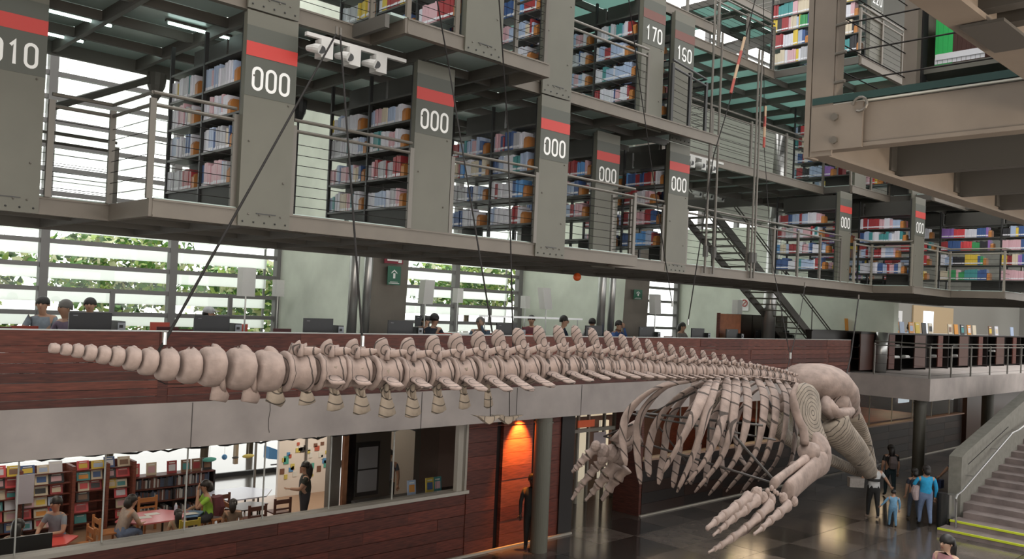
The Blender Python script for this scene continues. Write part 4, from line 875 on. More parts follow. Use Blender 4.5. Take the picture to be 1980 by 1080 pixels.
table(4.3, 16.2, 5.4, 17.0, .74, 'white reading table in front of the man with crossed arms', wl_, z=RZ); table(6.3, 17.2, 9.2, 18.4, .74, 'long white reading table by the left windows', wl_, z=RZ)
table(9.6, 17.2, 11.6, 18.4, .74, 'white reading table left of the concrete fin', wl_, z=RZ); table(13.3, 16.6, 17.0, 17.8, .74, 'long white reading table before the middle windows', wl_, z=RZ)
table(16.0, 19.0, 19.5, 20.2, .74, 'white reading table in the background of the middle windows', wl_, z=RZ)
table(21.6, 16.6, 24.4, 17.6, .74, 'white reading table right of the second concrete pier', wl_, z=RZ)
table(12.9, 18.9, 15.4, 19.6, .74, 'white table with two small monitors by the middle windows', MATS['white_laminate'], z=.15)
monitor(13.2, 19.2, 'small black monitor on a table by the middle windows', w=.5, z=.89, top=1.38); monitor(15.0, 19.1, 'small dark monitor with a yellow lit screen by the middle windows', w=.5, z=.89, top=1.38)
for i, (x, y, rz, m, lb) in enumerate([(3.75, 15.9, PI/2, red_d, 'dark red chair at the left edge behind the parapet'), (4.25, 16.3, PI/2, red_c, 'bright red chair just left of the man with crossed arms'), (6.9, 16.9, PI/2, red_d, 'dark red chair at the long table, left one'),
        (7.7, 18.8, -PI/2, red_c, 'red chair on the window side of the long left table'), (6.55, 18.8, -PI/2, red_d, 'dark red chair on the window side of the long left table'), (6.75, 15.9, PI/2, red_d, 'very dark chair back left of the man in the cap'), (8.3, 16.8, 0, red_c, 'bright red chair right of the second monitor'),
        (9.5, 18.7, -PI/2, red_c, 'red chair beside the small standing lamp'), (9.35, 16.9, PI/2, red_d, 'dark red chair before the concrete fin'), (13.0, 15.9, PI/2, red_c, 'red chair of the reader in the dark jacket'), (14.5, 16.1, PI/2, red_c, 'red chair at the middle table'), (15.9, 16.0, PI/2, red_c, 'red chair right of the older reader'), (21.9, 16.0, PI/2, red_d, 'dark red chair right of the reader in blue')]):
    chair(x, y, rz, lb, m, z=RZ)
def lamp(x, y, label, zt=2.30, hh=.60, w=.30, tilt=0):
    t = thing('floor_lamp', label, 'lamp', (x, y, 0)); q = tilt
    MB().tube([(x, y, 0), (x, y, .03)], .16, 16).build('base', stain, t); MB().tube([(x, y, .03), (x, y, zt-.1)], .018, 8).build('pole', pole_m, t)
    n = 4; MB().loft([[(x-w/2+q*(k), y-.11, zt-hh*(1-k)), (x+w/2+q*k, y-.11, zt-hh*(1-k)), (x+w/2+q*k, y+.11, zt-hh*(1-k)), (x-w/2+q*k, y+.11, zt-hh*(1-k))] for k in (0, 1)]).build('lamp_shade', shade_w, t)
for i, (x, y, q, lb) in enumerate([(8.65, 17, 0, 'tall floor lamp with grey shade before the left windows'), (13.42, 17, .05, 'floor lamp with grey shade before the middle windows'), (17.75, 17, -.12, 'floor lamp with tilted pale shade before the greenish concrete wall'),
        (21.5, 16, -.05, 'floor lamp with grey shade right of the second pier'), (26.1, 16, 0, 'floor lamp with pale shade in front of the wooden partition'), (30.2, 15.6, .05, 'floor lamp with pale shade behind the staircase foot'), ]): lamp(x, y, lb, tilt=q)
lamp(11.05, 20, 'small standing lamp at the dark edge of the concrete fin', 2.15, .42, .22); lamp(16.6, 19.5, 'small standing lamp between the middle windows', 2.2, .42, .22); lamp(19.9, 20, 'small lamp with greenish shade at the right end of the middle windows', 2.1, .4, .22)
lt = thing('suspended_desk_light', 'long white tubular light over the table before the greenish wall', 'light', (17.5, 17.6, 1.3))
MB().box(15.9, 17.5, 1.42, 19.9, 17.75, 1.47).build('light_bar', mat('white_light_bar', (.8, .8, .8), emit=.3), lt)
for xx in (16, 19.8): MB().tube([(xx, 17.62, .74), (xx, 17.62, 1.42)], .015, 6).build('post', stain, lt)
for i_, (lx, ly) in enumerate(((2.2, -2.2), (6.5, -2.6), (-2.0, -3.0))):  # unseen lamps added to light beams and decks from below
    lamp(lx, ly, 'added floor lamp behind the viewpoint that brightens the deck undersides, %s one' % ORD[i_])
    L_ = bpy.data.lights.new('underside_fill', 'POINT'); L_.energy = 450; L_.color = (1, .86, .70); L_.shadow_soft_size = .25; lo_ = bpy.data.objects.new('underside_fill', L_); COL.objects.link(lo_); lo_.location = (lx, ly, 1.4)
# signs
green_s = mat('exit_green', (.015, .11, .06), .5)
def sign(name, label, x0, x1, z0, z1, y, m, deco=None):
    t = thing(name, label, 'sign', (x0, y, z0)); MB().box(x0, y-.012, z0, x1, y, z1).build('plate', m, t)
    if deco: deco(t, x0, x1, z0, z1, y-.013)
    return t
def exit_deco(t, x0, x1, z0, z1, y):
    cx = (x0+x1)/2; s = (x1-x0)
    MB().prism([(cx-.04*s*2, y, z0+.35*(z1-z0)), (cx+.04*s*2, y, z0+.35*(z1-z0)), (cx+.04*s*2, y, z0+.62*(z1-z0)), (cx-.04*s*2, y, z0+.62*(z1-z0))], (0, -.002, 0)).build('arrow_shaft', white_m, t)
    MB().prism([(cx-.22*s, y, z0+.60*(z1-z0)), (cx, y, z0+.74*(z1-z0)), (cx+.22*s, y, z0+.60*(z1-z0)), (cx+.22*s, y, z0+.66*(z1-z0)), (cx, y, z0+.82*(z1-z0)), (cx-.22*s, y, z0+.66*(z1-z0))], (0, -.002, 0)).build('arrow_head', white_m, t)
    MB().box(x0+.2*s, y-.002, z0+.14*(z1-z0), x1-.2*s, y, z0+.17*(z1-z0)).box(x0+.1*s, y-.002, z0+.07*(z1-z0), x1-.1*s, y, z0+.10*(z1-z0)).build('lettering', white_m, t)
sign('exit_sign', 'green exit sign with white upward arrow on the first concrete pier', 12.04, 12.42, 2.12, 2.56, 16.72, green_s, exit_deco)
sign('fire_sign', 'dark red sign with white marks above the green exit sign', 11.93, 12.47, 2.62, 2.95, 16.72, mat('sign_dark_red', (.20, .015, .03)), lambda t, x0, x1, z0, z1, y: MB().box(x0+.08, y-.002, z0+.06, x1-.15, y, z0+.1).box(x1-.14, y-.002, z0+.03, x1-.04, y, z0+.12).build('lettering', white_m, t))
sign('exit_sign', 'small dark green sign on the second concrete pier', 20.95, 21.36, 2.12, 2.42, 16.42, green_s, exit_deco)
t = thing('prohibition_sign', 'white sign with a red barred circle on the pale end wall', 'sign', (29.7, 17.9, 2.0))
MB().box(29.69, 17.72, 1.98, 29.75, 18.06, 2.44).build('plate', white_m, t)
MB().tube([(29.68, 17.89+.12*math.cos(a), 2.27+.12*math.sin(a)) for a in np.linspace(0, 2*PI, 21)], .018, 6).build('ring', red_m, t)
MB().tube([(29.68, 17.81, 2.35), (29.68, 17.97, 2.19)], .014, 6).build('bar', red_m, t)
t = thing('orange_ball_lamp', 'orange ball hanging just under the lowest deck', 'lamp', at(1116, 535, 12.0)); MB().sph(at(1116, 535, 12.0), .085, 16, 10).build('ball', mat('orange_plastic', (.75, .12, .02), .4), t, smooth=True)
MB().tube([at(1116, 533, 12.0), Vector(at(1116, 535, 12.0))+Vector((0, 0, .2))], .01, 6).build('stem', black, t)
# partition and black cabinets
t = thing('wooden_partition', 'orange-brown wooden partition panel behind the reading desks', 'partition', (24.9, 15.6, 0)); MB().box(24.25, 15.5, 0, 25.55, 15.56, 1.81).build('panel', mat('partition_wood', (.36, .13, .06), .5, noise=.2, scale=5), t); MB().box(24.22, 15.48, 0, 24.28, 15.58, 1.83).build('edge', wood_m, t)
t = thing('black_cabinet', 'tall black cabinet wall right of the wooden partition', 'cabinet', (27.2, 15.7, 0)); MB().box(25.6, 15.6, 0, 28.8, 16.1, 1.82).build('body', black_wood, t)
for k in range(4): MB().box(25.62+k*.8, 15.58, .05, 26.38+k*.8, 15.6, 1.8).build('door', mat('almost_black_wood', (.022, .011, .008), .35), t)
MB().sph((27.35, 15.57, 1.2), .03, 8, 6).build('round_label', white_m, t)
# book counter at the right with displayed volumes
ct = thing('book_counter', 'long dark wooden counter with open niches behind the landing railing', 'counter', (30, 13.2, 0))
MB().box(26.9, 13.65, 1.38, 29.5, 13.88, 1.42).box(29.5, 13.2, 1.34, 60, 14.1, 1.40).build('counter_top', black_wood, ct)
MB().box(29.5, 13.8, 0, 60, 14.1, 1.34).box(26.9, 13.68, 0, 29.5, 13.86, 1.38).build('back_panel', black_wood, ct)
for i, xx in enumerate(np.arange(29.5, 60, 2.35)):
    MB().box(xx, 13.2, .08, xx+(.5 if i % 2 else 1.05), 13.24, 1.33).build('front_panel', wood_dk if i % 2 else mat('reddish_dark_panel', (.075, .032, .024), .4), ct)
    MB().box(xx+1.1, 13.2, .0, xx+1.14, 13.8, 1.34).build('divider', black_wood, ct)
for zz in (.45, .85): MB().box(29.5, 13.22, zz, 60, 13.8, zz+.03).build('shelf', mat('almost_black_wood', (.022, .011, .008), .35), ct)
cols = ['yellow', 'brown', 'white', 'cream', 'dark red', 'pale blue', 'black', 'teal']
PAL['orange'] = (.62, .26, .04)
def disp_book(x, y, z, col, label, grp, w=.18, h=.26, lean=.1, face=-PI/2, pic=None):
    t = thing('displayed_book', label, 'book', (x, y, z), grp); c, s = math.cos(face), math.sin(face)
    def P(a, b, hh): a2 = a-(-b*0)-lean*hh; return (x+(a2*c-b*s), y+(a2*s+b*c), z+hh)
    def bb(a0, b0, h0, a1, b1, h1, nm, m):
        mb = MB(); pts = [P(a, b, h_) for h_ in (h0, h1) for a, b in ((a0, b0), (a1, b0), (a1, b1), (a0, b1))]
        mb.add(pts, [(0, 3, 2, 1), (4, 5, 6, 7), (0, 1, 5, 4), (1, 2, 6, 5), (2, 3, 7, 6), (3, 0, 4, 7)]); mb.build(nm, m, t)
    m = mat('cover_'+col.replace(' ', '_'), PAL[col], .4)
    bb(-.03, -w/2, 0, 0, w/2, h, 'cover', m)
    if pic: bb(0, -w*.35, h*.2, .003, w*.35, h*.7, 'cover_picture', mat('cover_'+pic.replace(' ', '_'), PAL[pic], .4)); bb(0, -w*.3, h*.8, .003, w*.3, h*.88, 'title_band', white_m)
    return t
for i, (px, c_) in enumerate([(1641, 'orange'), (1652, 'orange'), (1690, 'yellow'), (1712, 'orange'), (1722, 'white'), (1735, 'orange'), (1745, 'pale blue'), (1763, 'orange'), (1775, 'yellow'), (1788, 'black'), (1800, 'cream'), (1838, 'cream'), (1850, 'orange'), (1862, 'black'), (1875, 'orange'), (1885, 'cream'), (1916, 'brown'), (1928, 'white'), (1958, 'pale blue')]):
    if i < 2: x, y, z = at(px, 640, 13.765)
    else: x, y, z = at(px, 643, 13.4)
    disp_book(x, y, 1.42 if i < 2 else 1.40, c_, '%s book standing on the dark counter at the right, %s from the left' % (c_, ORD[i]), 'books on the dark counter', w=.42, h=.42, pic=cols[(i*3) % 8] if i % 3 else None)
for i, (x, z, w) in enumerate([(30.0, .88, .5), (31.4, .88, .6), (32.6, .88, .4), (30.1, .48, .4), (31.1, .48, .7), (32.5, .48, .5), (33.5, .48, .4), (36.5, .48, .5), (39, .88, .6), (38.8, .48, .6), (43.5, .66, .9)]):
    tt = MB().box(x, 13.25, z, x+w, 13.5, z+.05).box(x+.03, 13.27, z+.05, x+w-.05, 13.5, z+.08).build('paper_stack', white_m); tt['label'] = 'small stack of white papers in the counter niches, %s from the left' % ORD[i]; tt['category'] = 'papers'; tt['group'] = 'paper stacks in the counter'
railing('steel railing with curved posts around the concrete landing at right', [(29.25, 12.6), (29.25, 10.8), (33, 10.8), (37, 10.8), (42, 10.8), (50, 10.8)], 0, h=1.12, cables=3, step=1.9, m=mat('landing_rail', (.22, .21, .19), .35, metal=.5))
t = thing('notice_board', 'pair of white notices on the grey wall above the counter', 'notice', (35.2, 20.85, 1.9))
for x0, x1, z0, z1 in ((44.5, 47.7, 1.5, 2.6), (48.9, 52, 1.5, 2.5)):
    MB().box(x0, 20.85, z0, x1, 20.89, z1).build('sheet', mat('notice_white', (.6, .6, .6)), t)
    for k in range(5): MB().box(x0+.3+k*.5, 20.84, z0+.25, x0+.6+k*.5, 20.85, z0+.6).build('figure', mat('notice_grey', (.2, .2, .22)), t)
MB().box(53.5, 20.8, 0, 60, 20.89, 2.9).build('beige_panel', MATS['beige_board'], t); MB().box(55, 20.78, 0, 56.6, 20.8, 2.6).build('bright_door', mat('lit_window', (.75, .82, .9), emit=.9), t)
# projector trios under the second deck
def projectors(label, x0, y, z, m=white_m, n=3, sp=.36):
    t = thing('spotlight_row', label, 'spotlights', (x0, y, z+.3))
    MB().box(x0-.15, y-.02, z+.13, x0+sp*n+.1, y+.03, z+.17).build('track', m, t)
    for k in range(n):
        x = x0+k*sp
        MB().box(x, y-.07, z-.08, x+.15, y+.06, z+.12).build('ballast_box', m, t)
        MB().tube([(x-.03, y-.12, z-.02), (x-.06, y-.05, z), (x-.10, y+.05, z+.01)], [.055, .052, .03], 12).build('lamp_head', m, t); MB().tube([(x-.028, y-.125, z-.02), (x-.029, y-.128, z-.02)], .045, 12).build('lens', black, t)
projectors('row of three white spotlights hung under the second deck at top left centre', 4.95, 8.35, 4.42, mat('spot_white', (.48, .47, .45))); projectors('row of three small spotlights under the caged railing end', 13.35, 9.35, 4.52, mat('spot_grey', (.45, .45, .43)))
projectors('small white spotlights behind the second level bridge', 18.3, 12.5, 4.75, mat('spot_grey', (.45, .45, .43)), sp=.5)
t = thing('steel_strut', 'dark branching steel strut with conical node and rod seen against the left upper windows', 'strut', at(305, 160, 12.4))
nd_ = Vector(at(303, 150, 12.4)); MB().tube([nd_+Vector((0, 0, .05)), nd_-Vector((0, 0, .12)), nd_-Vector((0, 0, .26)), nd_-Vector((0, 0, .33))], [.14, .12, .07, .03], 12).build('cone_node', joist_m, t)
MB().tube([nd_-Vector((0, 0, .3)), nd_-Vector((0, 0, 2.0))], .018, 8).build('rod', joist_m, t); MB().tube([nd_, at(96, 208, 12.4)], .05, 8).build('diagonal', joist_m, t)
nd2 = Vector(at(578, 205, 12.4)); t = thing('steel_strut', 'dark steel strut node and rod beside the bright wall left of the second stack', 'strut', tuple(nd2))
MB().tube([nd2+Vector((0, 0, .1)), nd2-Vector((0, 0, .1)), nd2-Vector((0, 0, .2)), nd2-Vector((0, 0, .25))], [.13, .11, .07, .03], 12).build('cone_node', black, t); MB().tube([nd2-Vector((0, 0, .2)), nd2-Vector((0, 0, 2.0))], .018, 8).build('rod', black, t)
# warm downlight over the door below the slab
t = thing('downlight', 'recessed downlight throwing orange light on the wooden door by the column', 'light', (14.1, 14.15, -.74)); MB().tube([(14.1, 14.12, -.73), (14.1, 14.12, -.70)], .07, 14).build('rim', black, t); MB().tube([(14.1, 14.12, -.735), (14.1, 14.12, -.725)], .05, 12).build('bulb', mat('warm_bulb', (1, .42, .08), emit=20), t)
L = bpy.data.lights.new('warm_spot', 'SPOT'); L.energy = 1100; L.color = (1, .36, .06); L.spot_size = 1.25; L.spot_blend = .8; L.shadow_soft_size = .05
lo = bpy.data.objects.new('warm_spot', L); COL.objects.link(lo); lo.location = (14.3, 14.12, -.77); lo.rotation_euler = (math.radians(24), 0, 0)
for i, (x, y) in enumerate([(24.2, 16.2), (26.4, 16.0), (31.5, 16.4), (34.5, 16.0)]):
    t = thing('ceiling_lamp', 'warm ceiling lamp glowing in the room behind the strip window, %s from the left' % ORD[i], 'lamp', (x, y, -.5), 'warm lamps behind the strip window')
    MB().box(x-.25, y-.1, -.75, x+.25, y+.1, -.68).build('diffuser', mat('warm_diffuser', (1, .78, .38), emit=18), t); MB().tube([(x, y, -.68), (x, y, -.35)], .015, 6).build('stem', stain, t)
# ============================================================ CHILDREN'S ROOM
struct(MB().box(-3, 14.6, GZ, 14.6, 21.9, GZ+.012).build('floor_children', mat('pale_wood_floor', (.32, .20, .13), .35)))
struct(MB().box(12.2, 21.6, GZ, 14.0, 21.7, -.4).build('wall_posters', mat('poster_wall', (.80, .74, .70), .7)))
struct(MB().box(14.55, 18.6, GZ, 14.75, 21.9, -.4).build('wall_children_right', mat('dark_taupe', (.10, .085, .07), .7)))
struct(MB().box(-3, 21.5, -1.0, 14.6, 21.6, -.35).build('trim_3', mat('white_soffit', (.6, .6, .58))))
pm = [('poster_red', (.50, .12, .08)), ('poster_blue', (.10, .30, .60)), ('poster_green', (.10, .42, .35)), ('poster_white', (.75, .75, .72)), ('poster_brown', (.20, .10, .07)), ('poster_pink', (.60, .25, .35)), ('poster_black', (.05, .05, .05)), ('poster_yellow', (.65, .55, .15))]
PM = [mat(n_, c_, .6) for n_, c_ in pm]; rp = random.Random(21)
for i in range(34):
    x = 12.25+(i*.618 % 1)*1.5; z = -3.35+rp.random()*1.15; w = rp.uniform(.07, .16); k = rp.randrange(8)
    o = MB().box(x, 21.585, z, x+w, 21.6, z+w*rp.uniform(.8, 1.5)).build('pinned_picture', PM[k]); o['label'] = 'small %s paper picture pinned %s on the bright poster wall, %s counted' % (pm[k][0].split('_')[1], 'high' if z > -2.8 else 'low', ORD[i]); o['category'] = 'picture'; o['group'] = 'pictures on the poster wall, %s ones' % pm[k][0].split('_')[1]
t = thing('window_post', 'beige post between the bright lower windows', 'post', (11.45, 21.3, GZ)); MB().box(10.75, 21.3, GZ+1.1, 10.85, 21.4, -.4).build('shaft', mat('beige_post', (.35, .28, .20)), t)
t = thing('window_rail', 'dark curb line outside the bright lower windows', 'rail', (10, 23, -3.8)); MB().box(9.0, 24.9, -3.8, 17, 25.0, -3.68).build('kerb', mat('dark_kerb', (.05, .05, .05)), t)
for i, (px, py, Y, m_, sc_, lb) in enumerate([(434, 883, 21.0, PM[1], .07, 'small blue ball hanging in the bright lower window'), (405, 888, 21.0, PM[2], .10, 'green paper leaf hanging in the bright lower window'), (455, 884, 21.0, PM[6], .05, 'black paper cut-out hanging in the bright lower window'), (480, 881, 21.0, PM[7], .09, 'yellow-green paper garland hanging in the bright lower window')]):
    p = at(px, py, Y); t = thing('hanging_ornament', lb, 'ornament', p); MB().sph(p, (sc_*(1 if i == 0 else 1.9), .05 if i else sc_, sc_*(1 if i == 0 else .6)), 12, 8).build('body', m_, t, smooth=True); MB().tube([p, (p[0], p[1], -.8)], .004, 4).build('thread', white_m, t)
t = thing('blue_canopy', 'blue and striped canopy seen outside the bright lower window', 'canopy', at(530, 880, 23)); p = at(520, 870, 23); MB().prism([(p[0], 23, p[2]+.1), (p[0]+.9, 23, p[2]-.25), (p[0]+.9, 23, p[2]-.38), (p[0], 23, p[2]-.25)], (0, .3, 0)).build('fabric', PM[1], t)
for k in range(7): MB().box(p[0]+.1+.12*k, 23, p[2]-.45-.1*k, p[0]+1.6, 23.05, p[2]-.42-.1*k).build('slat', mat('notice_grey', (.2, .2, .22)), t)
p = at(775, 850, 22.2); MB().box(p[0]-.1, 22.2, p[2]-.6, p[0]+.35, 22.3, p[2]+.4).build('banner', PM[1], t)
# low dark bookcase and tall display shelves with face-out picture books
lbk = thing('low_bookcase', 'low black-brown bookcase with books inside and picture books on top', 'bookcase', (9, 21, GZ))
MB().box(8.0, 20.9, GZ, 8.05, 21.3, -2.72).box(10.0, 20.9, GZ, 10.05, 21.3, -2.72).box(9.0, 20.92, GZ, 9.04, 21.3, -2.72).build('side', black_wood, lbk)
for z in (GZ+.05, -3.35, -3.03, -2.74): MB().box(8.0, 20.9, z, 10.05, 21.3, z+.03).build('shelf', wood_dk, lbk)
MB().box(8.0, 21.28, GZ, 10.05, 21.3, -2.72).build('back', black_wood, lbk)
rb = random.Random(4); pk_ = MB()
for z in (GZ+.08, -3.32, -3.0):
    x = 8.1
    while x < 9.9: w = rb.uniform(.02, .05); pk_.box(x, 20.97, z, x+w*.9, 21.2, z+rb.uniform(.18, .26), mi=rb.randrange(4)); x += w
o = pk_.build('packed_books', [mat('bk_a', (.05, .05, .06)), mat('bk_b', (.12, .05, .04)), mat('bk_c', (.45, .45, .45)), mat('bk_d', (.05, .07, .12))]); o['kind'] = 'stuff'; o['label'] = 'dark rows of small books inside the low black bookcase'; o['category'] = 'books'
pc = ['orange', 'cream', 'brown', 'dark blue', 'teal', 'yellow', 'pink', 'red', 'pale blue', 'dark red', 'black', 'white']
for i, (x, c_) in enumerate([(8.1, 'red'), (8.5, 'cream'), (9.0, 'dark red'), (9.35, 'brown'), (9.62, 'brown'), (9.9, 'black')]):
    disp_book(x, 21.05, -2.71, c_, '%s picture book standing on the low black bookcase, %s from the left' % (c_, ORD[i]), 'picture books on the low bookcase', w=.24, h=.30, pic=pc[(i*5+1) % 12])
tb = thing('display_shelf', 'tall reddish wooden display shelf covered with face-out picture books', 'bookcase', (6.5, 21, GZ))
for i, x in enumerate((4.4, 5.55, 6.62, 7.35, 7.95)): MB().box(x, 20.75, GZ, x+.07, 21.3, -2.28).build('divider', wood_lt, tb)
MB().box(4.4, 21.28, GZ, 8.0, 21.32, -2.28).build('back', wood_m, tb)
n_=0
for c in range(12):
    for r_ in range(6):
        x = 4.60+c*.288+.02*math.sin(c*3+r_*5); z = GZ+.2+r_*.24
        if abs(x-6.65) < .07 or abs(x-7.38) < .07 or abs(x-5.58) < .07 or (c in (9, 10) and r_ < 3): continue
        cc = pc[(c*5+r_*7+c*r_) % 12]; n_ += 1
        disp_book(x, 20.9, z, cc, '%s picture book on the tall display shelf, row %s from below, column %s' % (cc, ['one', 'two', 'three', 'four', 'five', 'six'][r_], ['one', 'two', 'three', 'four', 'five', 'six', 'seven', 'eight', 'nine', 'ten', 'eleven', 'twelve'][c]), 'face-out picture books on the tall display shelf', w=.24+.07*((c*7+r_*3) % 5)/4, h=.18+.06*((c*3+r_*5) % 4)/3, lean=.25, pic=pc[(c*3+r_*5+4) % 12])
for r_ in range(6): MB().box(4.47, 20.86, GZ+.18+r_*.24, 7.95, 20.98, GZ+.195+r_*.24).build('ledge', wood_m, tb)
for i_, (lx, ly) in enumerate(((5.5, 17.5), (8.5, 17.5), (5.5, 19.6), (11, 18.5), (13.2, 19.9))):  # unseen area lights added to brighten the children's room
    L_ = bpy.data.lights.new('room_fill', 'AREA'); L_.energy = (38 if lx < 12 else 120); L_.color = (1, .88, .74); L_.size = 1.0; lo_ = bpy.data.objects.new('room_fill', L_); COL.objects.link(lo_); lo_.location = (lx, ly, -.5)
# tables and chairs
def poly_table(cx, cy, r, h, label, m, sides=6, rot=0, z=GZ):
    t = thing('childrens_table', label, 'table', (cx, cy, z)); P = [(cx+r*math.cos(rot+2*PI*k/sides), cy+r*.75*math.sin(rot+2*PI*k/sides), z+h-.03) for k in range(sides)]
    MB().prism(P, (0, 0, .03)).build('table_top', m, t)
    for k in range(4): a = PI/4+k*PI/2; MB().tube([(cx+r*.6*math.cos(a), cy+r*.5*math.sin(a), z), (cx+r*.6*math.cos(a), cy+r*.5*math.sin(a), z+h-.03)], .022, 6).build('leg', black, t)
poly_table(5.25, 18.3, .75, .62, "red low table with a dark object beside the man in the grey shirt", mat('table_red', (.62, .07, .06), .3))
poly_table(7.75, 19.0, .8, .62, "pink table with papers in front of the woman leaning forward", mat('table_pink', (.62, .16, .18), .3))
poly_table(8.45, 18.95, .45, .60, 'light blue corner of the table by the water bottle', mat('table_blue', (.22, .38, .62), .3), 5)
poly_table(10.3, 20.2, .95, .60, 'pale blue table near the bright windows', mat('table_lilac', (.55, .58, .72), .3))
poly_table(9.9, 18.9, .55, .60, 'dark low table between the wooden chairs', mat('table_dark', (.06, .04, .04), .3))
cw = mat('orange_wood_chair', (.42, .17, .06), .45, noise=.15); cw2 = mat('dark_wood_chair', (.13, .05, .035), .45)
for i, (x, y, rz, m, lb) in enumerate([(6.0, 18.2, PI, cw, 'wooden chair right of the man in the grey shirt'), (6.75, 18.9, 0, cw, 'wooden chair left of the woman leaning forward'), (8.1, 20.0, -PI/2, cw, 'wooden chair back behind the water bottle'), (8.0, 17.9, PI/2, mat('yellow_seat_chair', (.55, .45, .06)), 'small chair with yellow seat of the girl in white'),
        (9.15, 18.8, PI, cw, 'wooden chair of the man in the green vest'), (9.6, 19.8, PI/2, cw2, 'dark wooden armchair left of the pale blue table'), (9.75, 18.3, PI/2, cw2, 'dark wooden chair right of the girl with a ponytail'), (10.55, 18.6, PI/2, cw2, 'dark wooden chair left of the standing woman'), (9.4, 19.5, 0, cw, 'light wooden chair back behind the ponytail girl')]):
    chair(x, y, rz, lb, m, z=GZ, wood=True)
t = thing('water_bottle', 'clear water bottle with pale label on the children\'s table', 'bottle', (8.25, 19.0, GZ+.6)); MB().tube([(8.25, 19, GZ+.6), (8.25, 19, GZ+.78), (8.25, 19, GZ+.82)], [.035, .035, .02], 10).build('bottle_body', mat('bottle_plastic', (.5, .6, .75), .2), t); MB().tube([(8.25, 19, GZ+.82), (8.25, 19, GZ+.85)], .018, 8).build('cap', white_m, t)
for i, (x, y, a) in enumerate([(7.4, 18.9, .3), (7.65, 19.1, .1), (8.35, 18.7, -.3)]): o = MB().box(x, y, GZ+.621, x+.3, y+.2, GZ+.626).build('paper_sheet', white_m); o['label'] = 'white sheet of paper on the pink table, %s from the left' % ORD[i]; o['category'] = 'paper'; o['group'] = 'papers on the pink table'
t = thing('laptop', 'black laptop back at the bottom left corner window', 'laptop', (3.95, 15.6, -2.2)); MB().box(3.35, 15.3, -2.72, 4.62, 15.34, -2.27).build('lid', black, t); MB().box(3.35, 15.34, -2.74, 4.62, 15.8, -2.71).build('keyboard_base', black, t); t['label'] = 'wide black screen back at the bottom left corner'; t['category'] = 'screen'
table(3.2, 15.2, 4.9, 15.9, 1.06, 'staff desk at the bottom left corner behind the glass', cw, z=GZ, name='staff_desk')
t = thing('white_board', 'grey flip board panel on the left display shelf', 'board', (5.6, 20.6, GZ)); MB().box(5.45, 20.6, -2.95, 5.8, 20.64, -2.33).build('panel', mat('board_grey', (.40, .38, .44)), t); MB().tube([(5.62, 20.65, GZ), (5.62, 20.65, -2.4)], .02, 6).build('stand', black, t)
t = thing('whiteboard', 'tall black framed double whiteboard on the dark wall', 'board', (15.2, 18.4, -3))
yq = 17.6; a = at(690, 952, yq); b = at(728, 862, yq); c = at(721, 950, yq)
MB().box(a[0]-.05, yq, a[2]-.1, a[0]+.62, yq+.05, b[2]+.12).build('frame', black, t); MB().box(a[0], yq-.01, a[2], a[0]+.56, yq, (a[2]+b[2])/2-.02).box(a[0], yq-.01, (a[2]+b[2])/2+.02, a[0]+.56, yq, b[2]).build('board', mat('board_grey2', (.33, .33, .36)), t)
struct(MB().box(11.85, 17.7, GZ, 13.1, 17.8, -.4).build('wall_notice', mat('dark_taupe', (.10, .085, .07), .7)))
t = thing('orange_pillar', 'narrow orange wooden pillar between the poster wall and the notice board', 'pillar', (11.6, 17.7, GZ)); p0 = at(668, 900, 17.7); MB().box(p0[0]-.05, 17.7, GZ, p0[0]+.27, 17.8, -.5).build('shaft', mat('orange_pillar_wood', (.45, .20, .10), .5, noise=.2), t)
MB().box(p0[0]-.42, 17.75, GZ, p0[0]-.1, 17.9, -.5).build('grey_casing', mat('casing_grey', (.20, .18, .16)), t)
struct(MB().box(14.0, 15.9, GZ, 16.2, 16.0, -.35).box(12.95, 15.9, -.9, 14, 16, -.35).build('wall_dark_end', mat('dark_wood_end', (.035, .02, .015), .35)))
for i, (px, c_) in enumerate([(797, 'pale blue'), (832, 'yellow'), (847, 'teal')]):
    x, y, z = at(px, 945-(i*5), 15.2); disp_book(x, y, -2.50, c_, '%s book standing inside the dark end of the long window, %s from the left' % (c_, ORD[i]), 'books in the dark window end', w=.22, h=.32, pic=pc[i*3])
t = thing('window_shelf', 'dark shelf behind the right end of the long window', 'shelf', (12, 15.2, -2.5)); MB().box(10.5, 14.8, -2.56, 13.4, 15.5, -2.51).build('board', black_wood, t)
for xx in (10.6, 13.3): MB().box(xx, 14.8, GZ, xx+.05, 15.5, -2.56).build('support', black_wood, t)
# garland of dark cables along the slab edge
rg = random.Random(9)
for q in range(3):
    t = thing('cable_garland', 'dark tangled cable hanging along the slab edge above the long window, strand %s' % ['one', 'two', 'three'][q], 'garland', (5, 14.45, -.75)); P = []
    for i in range(70): x = 2.6+i*.13; P.append((x, 14.44+.02*q, -.76-.05*q-.05*abs(math.sin(i*.7+q))-rg.uniform(0, .05)))
    MB().tube(P, .018, 5).build('strand', black, t)
# entry: sign and posters
t = thing('entry_sign', 'orange-red sign above the glass entrance', 'sign', at(1118, 822, 16.4)); p = at(1118, 815, 16.4); MB().box(p[0], 16.38, p[2]-.17, p[0]+.7, 16.42, p[2]+.03).build('plate', mat('sign_orange', (.65, .12, .05), emit=.25), t)
p = at(1115, 800, 16.4)
for i, (px, py, w, h, m_, lb, Yq) in enumerate([(1148, 836, .55, .42, mat('paper_pink', (.50, .42, .44)), 'pale pink notice taped on the glass entrance', 16.4), (1215, 895, .50, .62, PM[7], 'yellow poster on the glass beside the wooden box', 16.4)]):
    p = at(px, py, Yq); t = thing('notice', lb, 'notice', p); MB().box(p[0], Yq-.01, p[2]-h, p[0]+w, Yq, p[2]).build('sheet', m_, t)
    if i: MB().box(p[0]+.1, Yq-.015, p[2]-h+.1, p[0]+.35, Yq-.01, p[2]-.15).build('picture', PM[2], t)
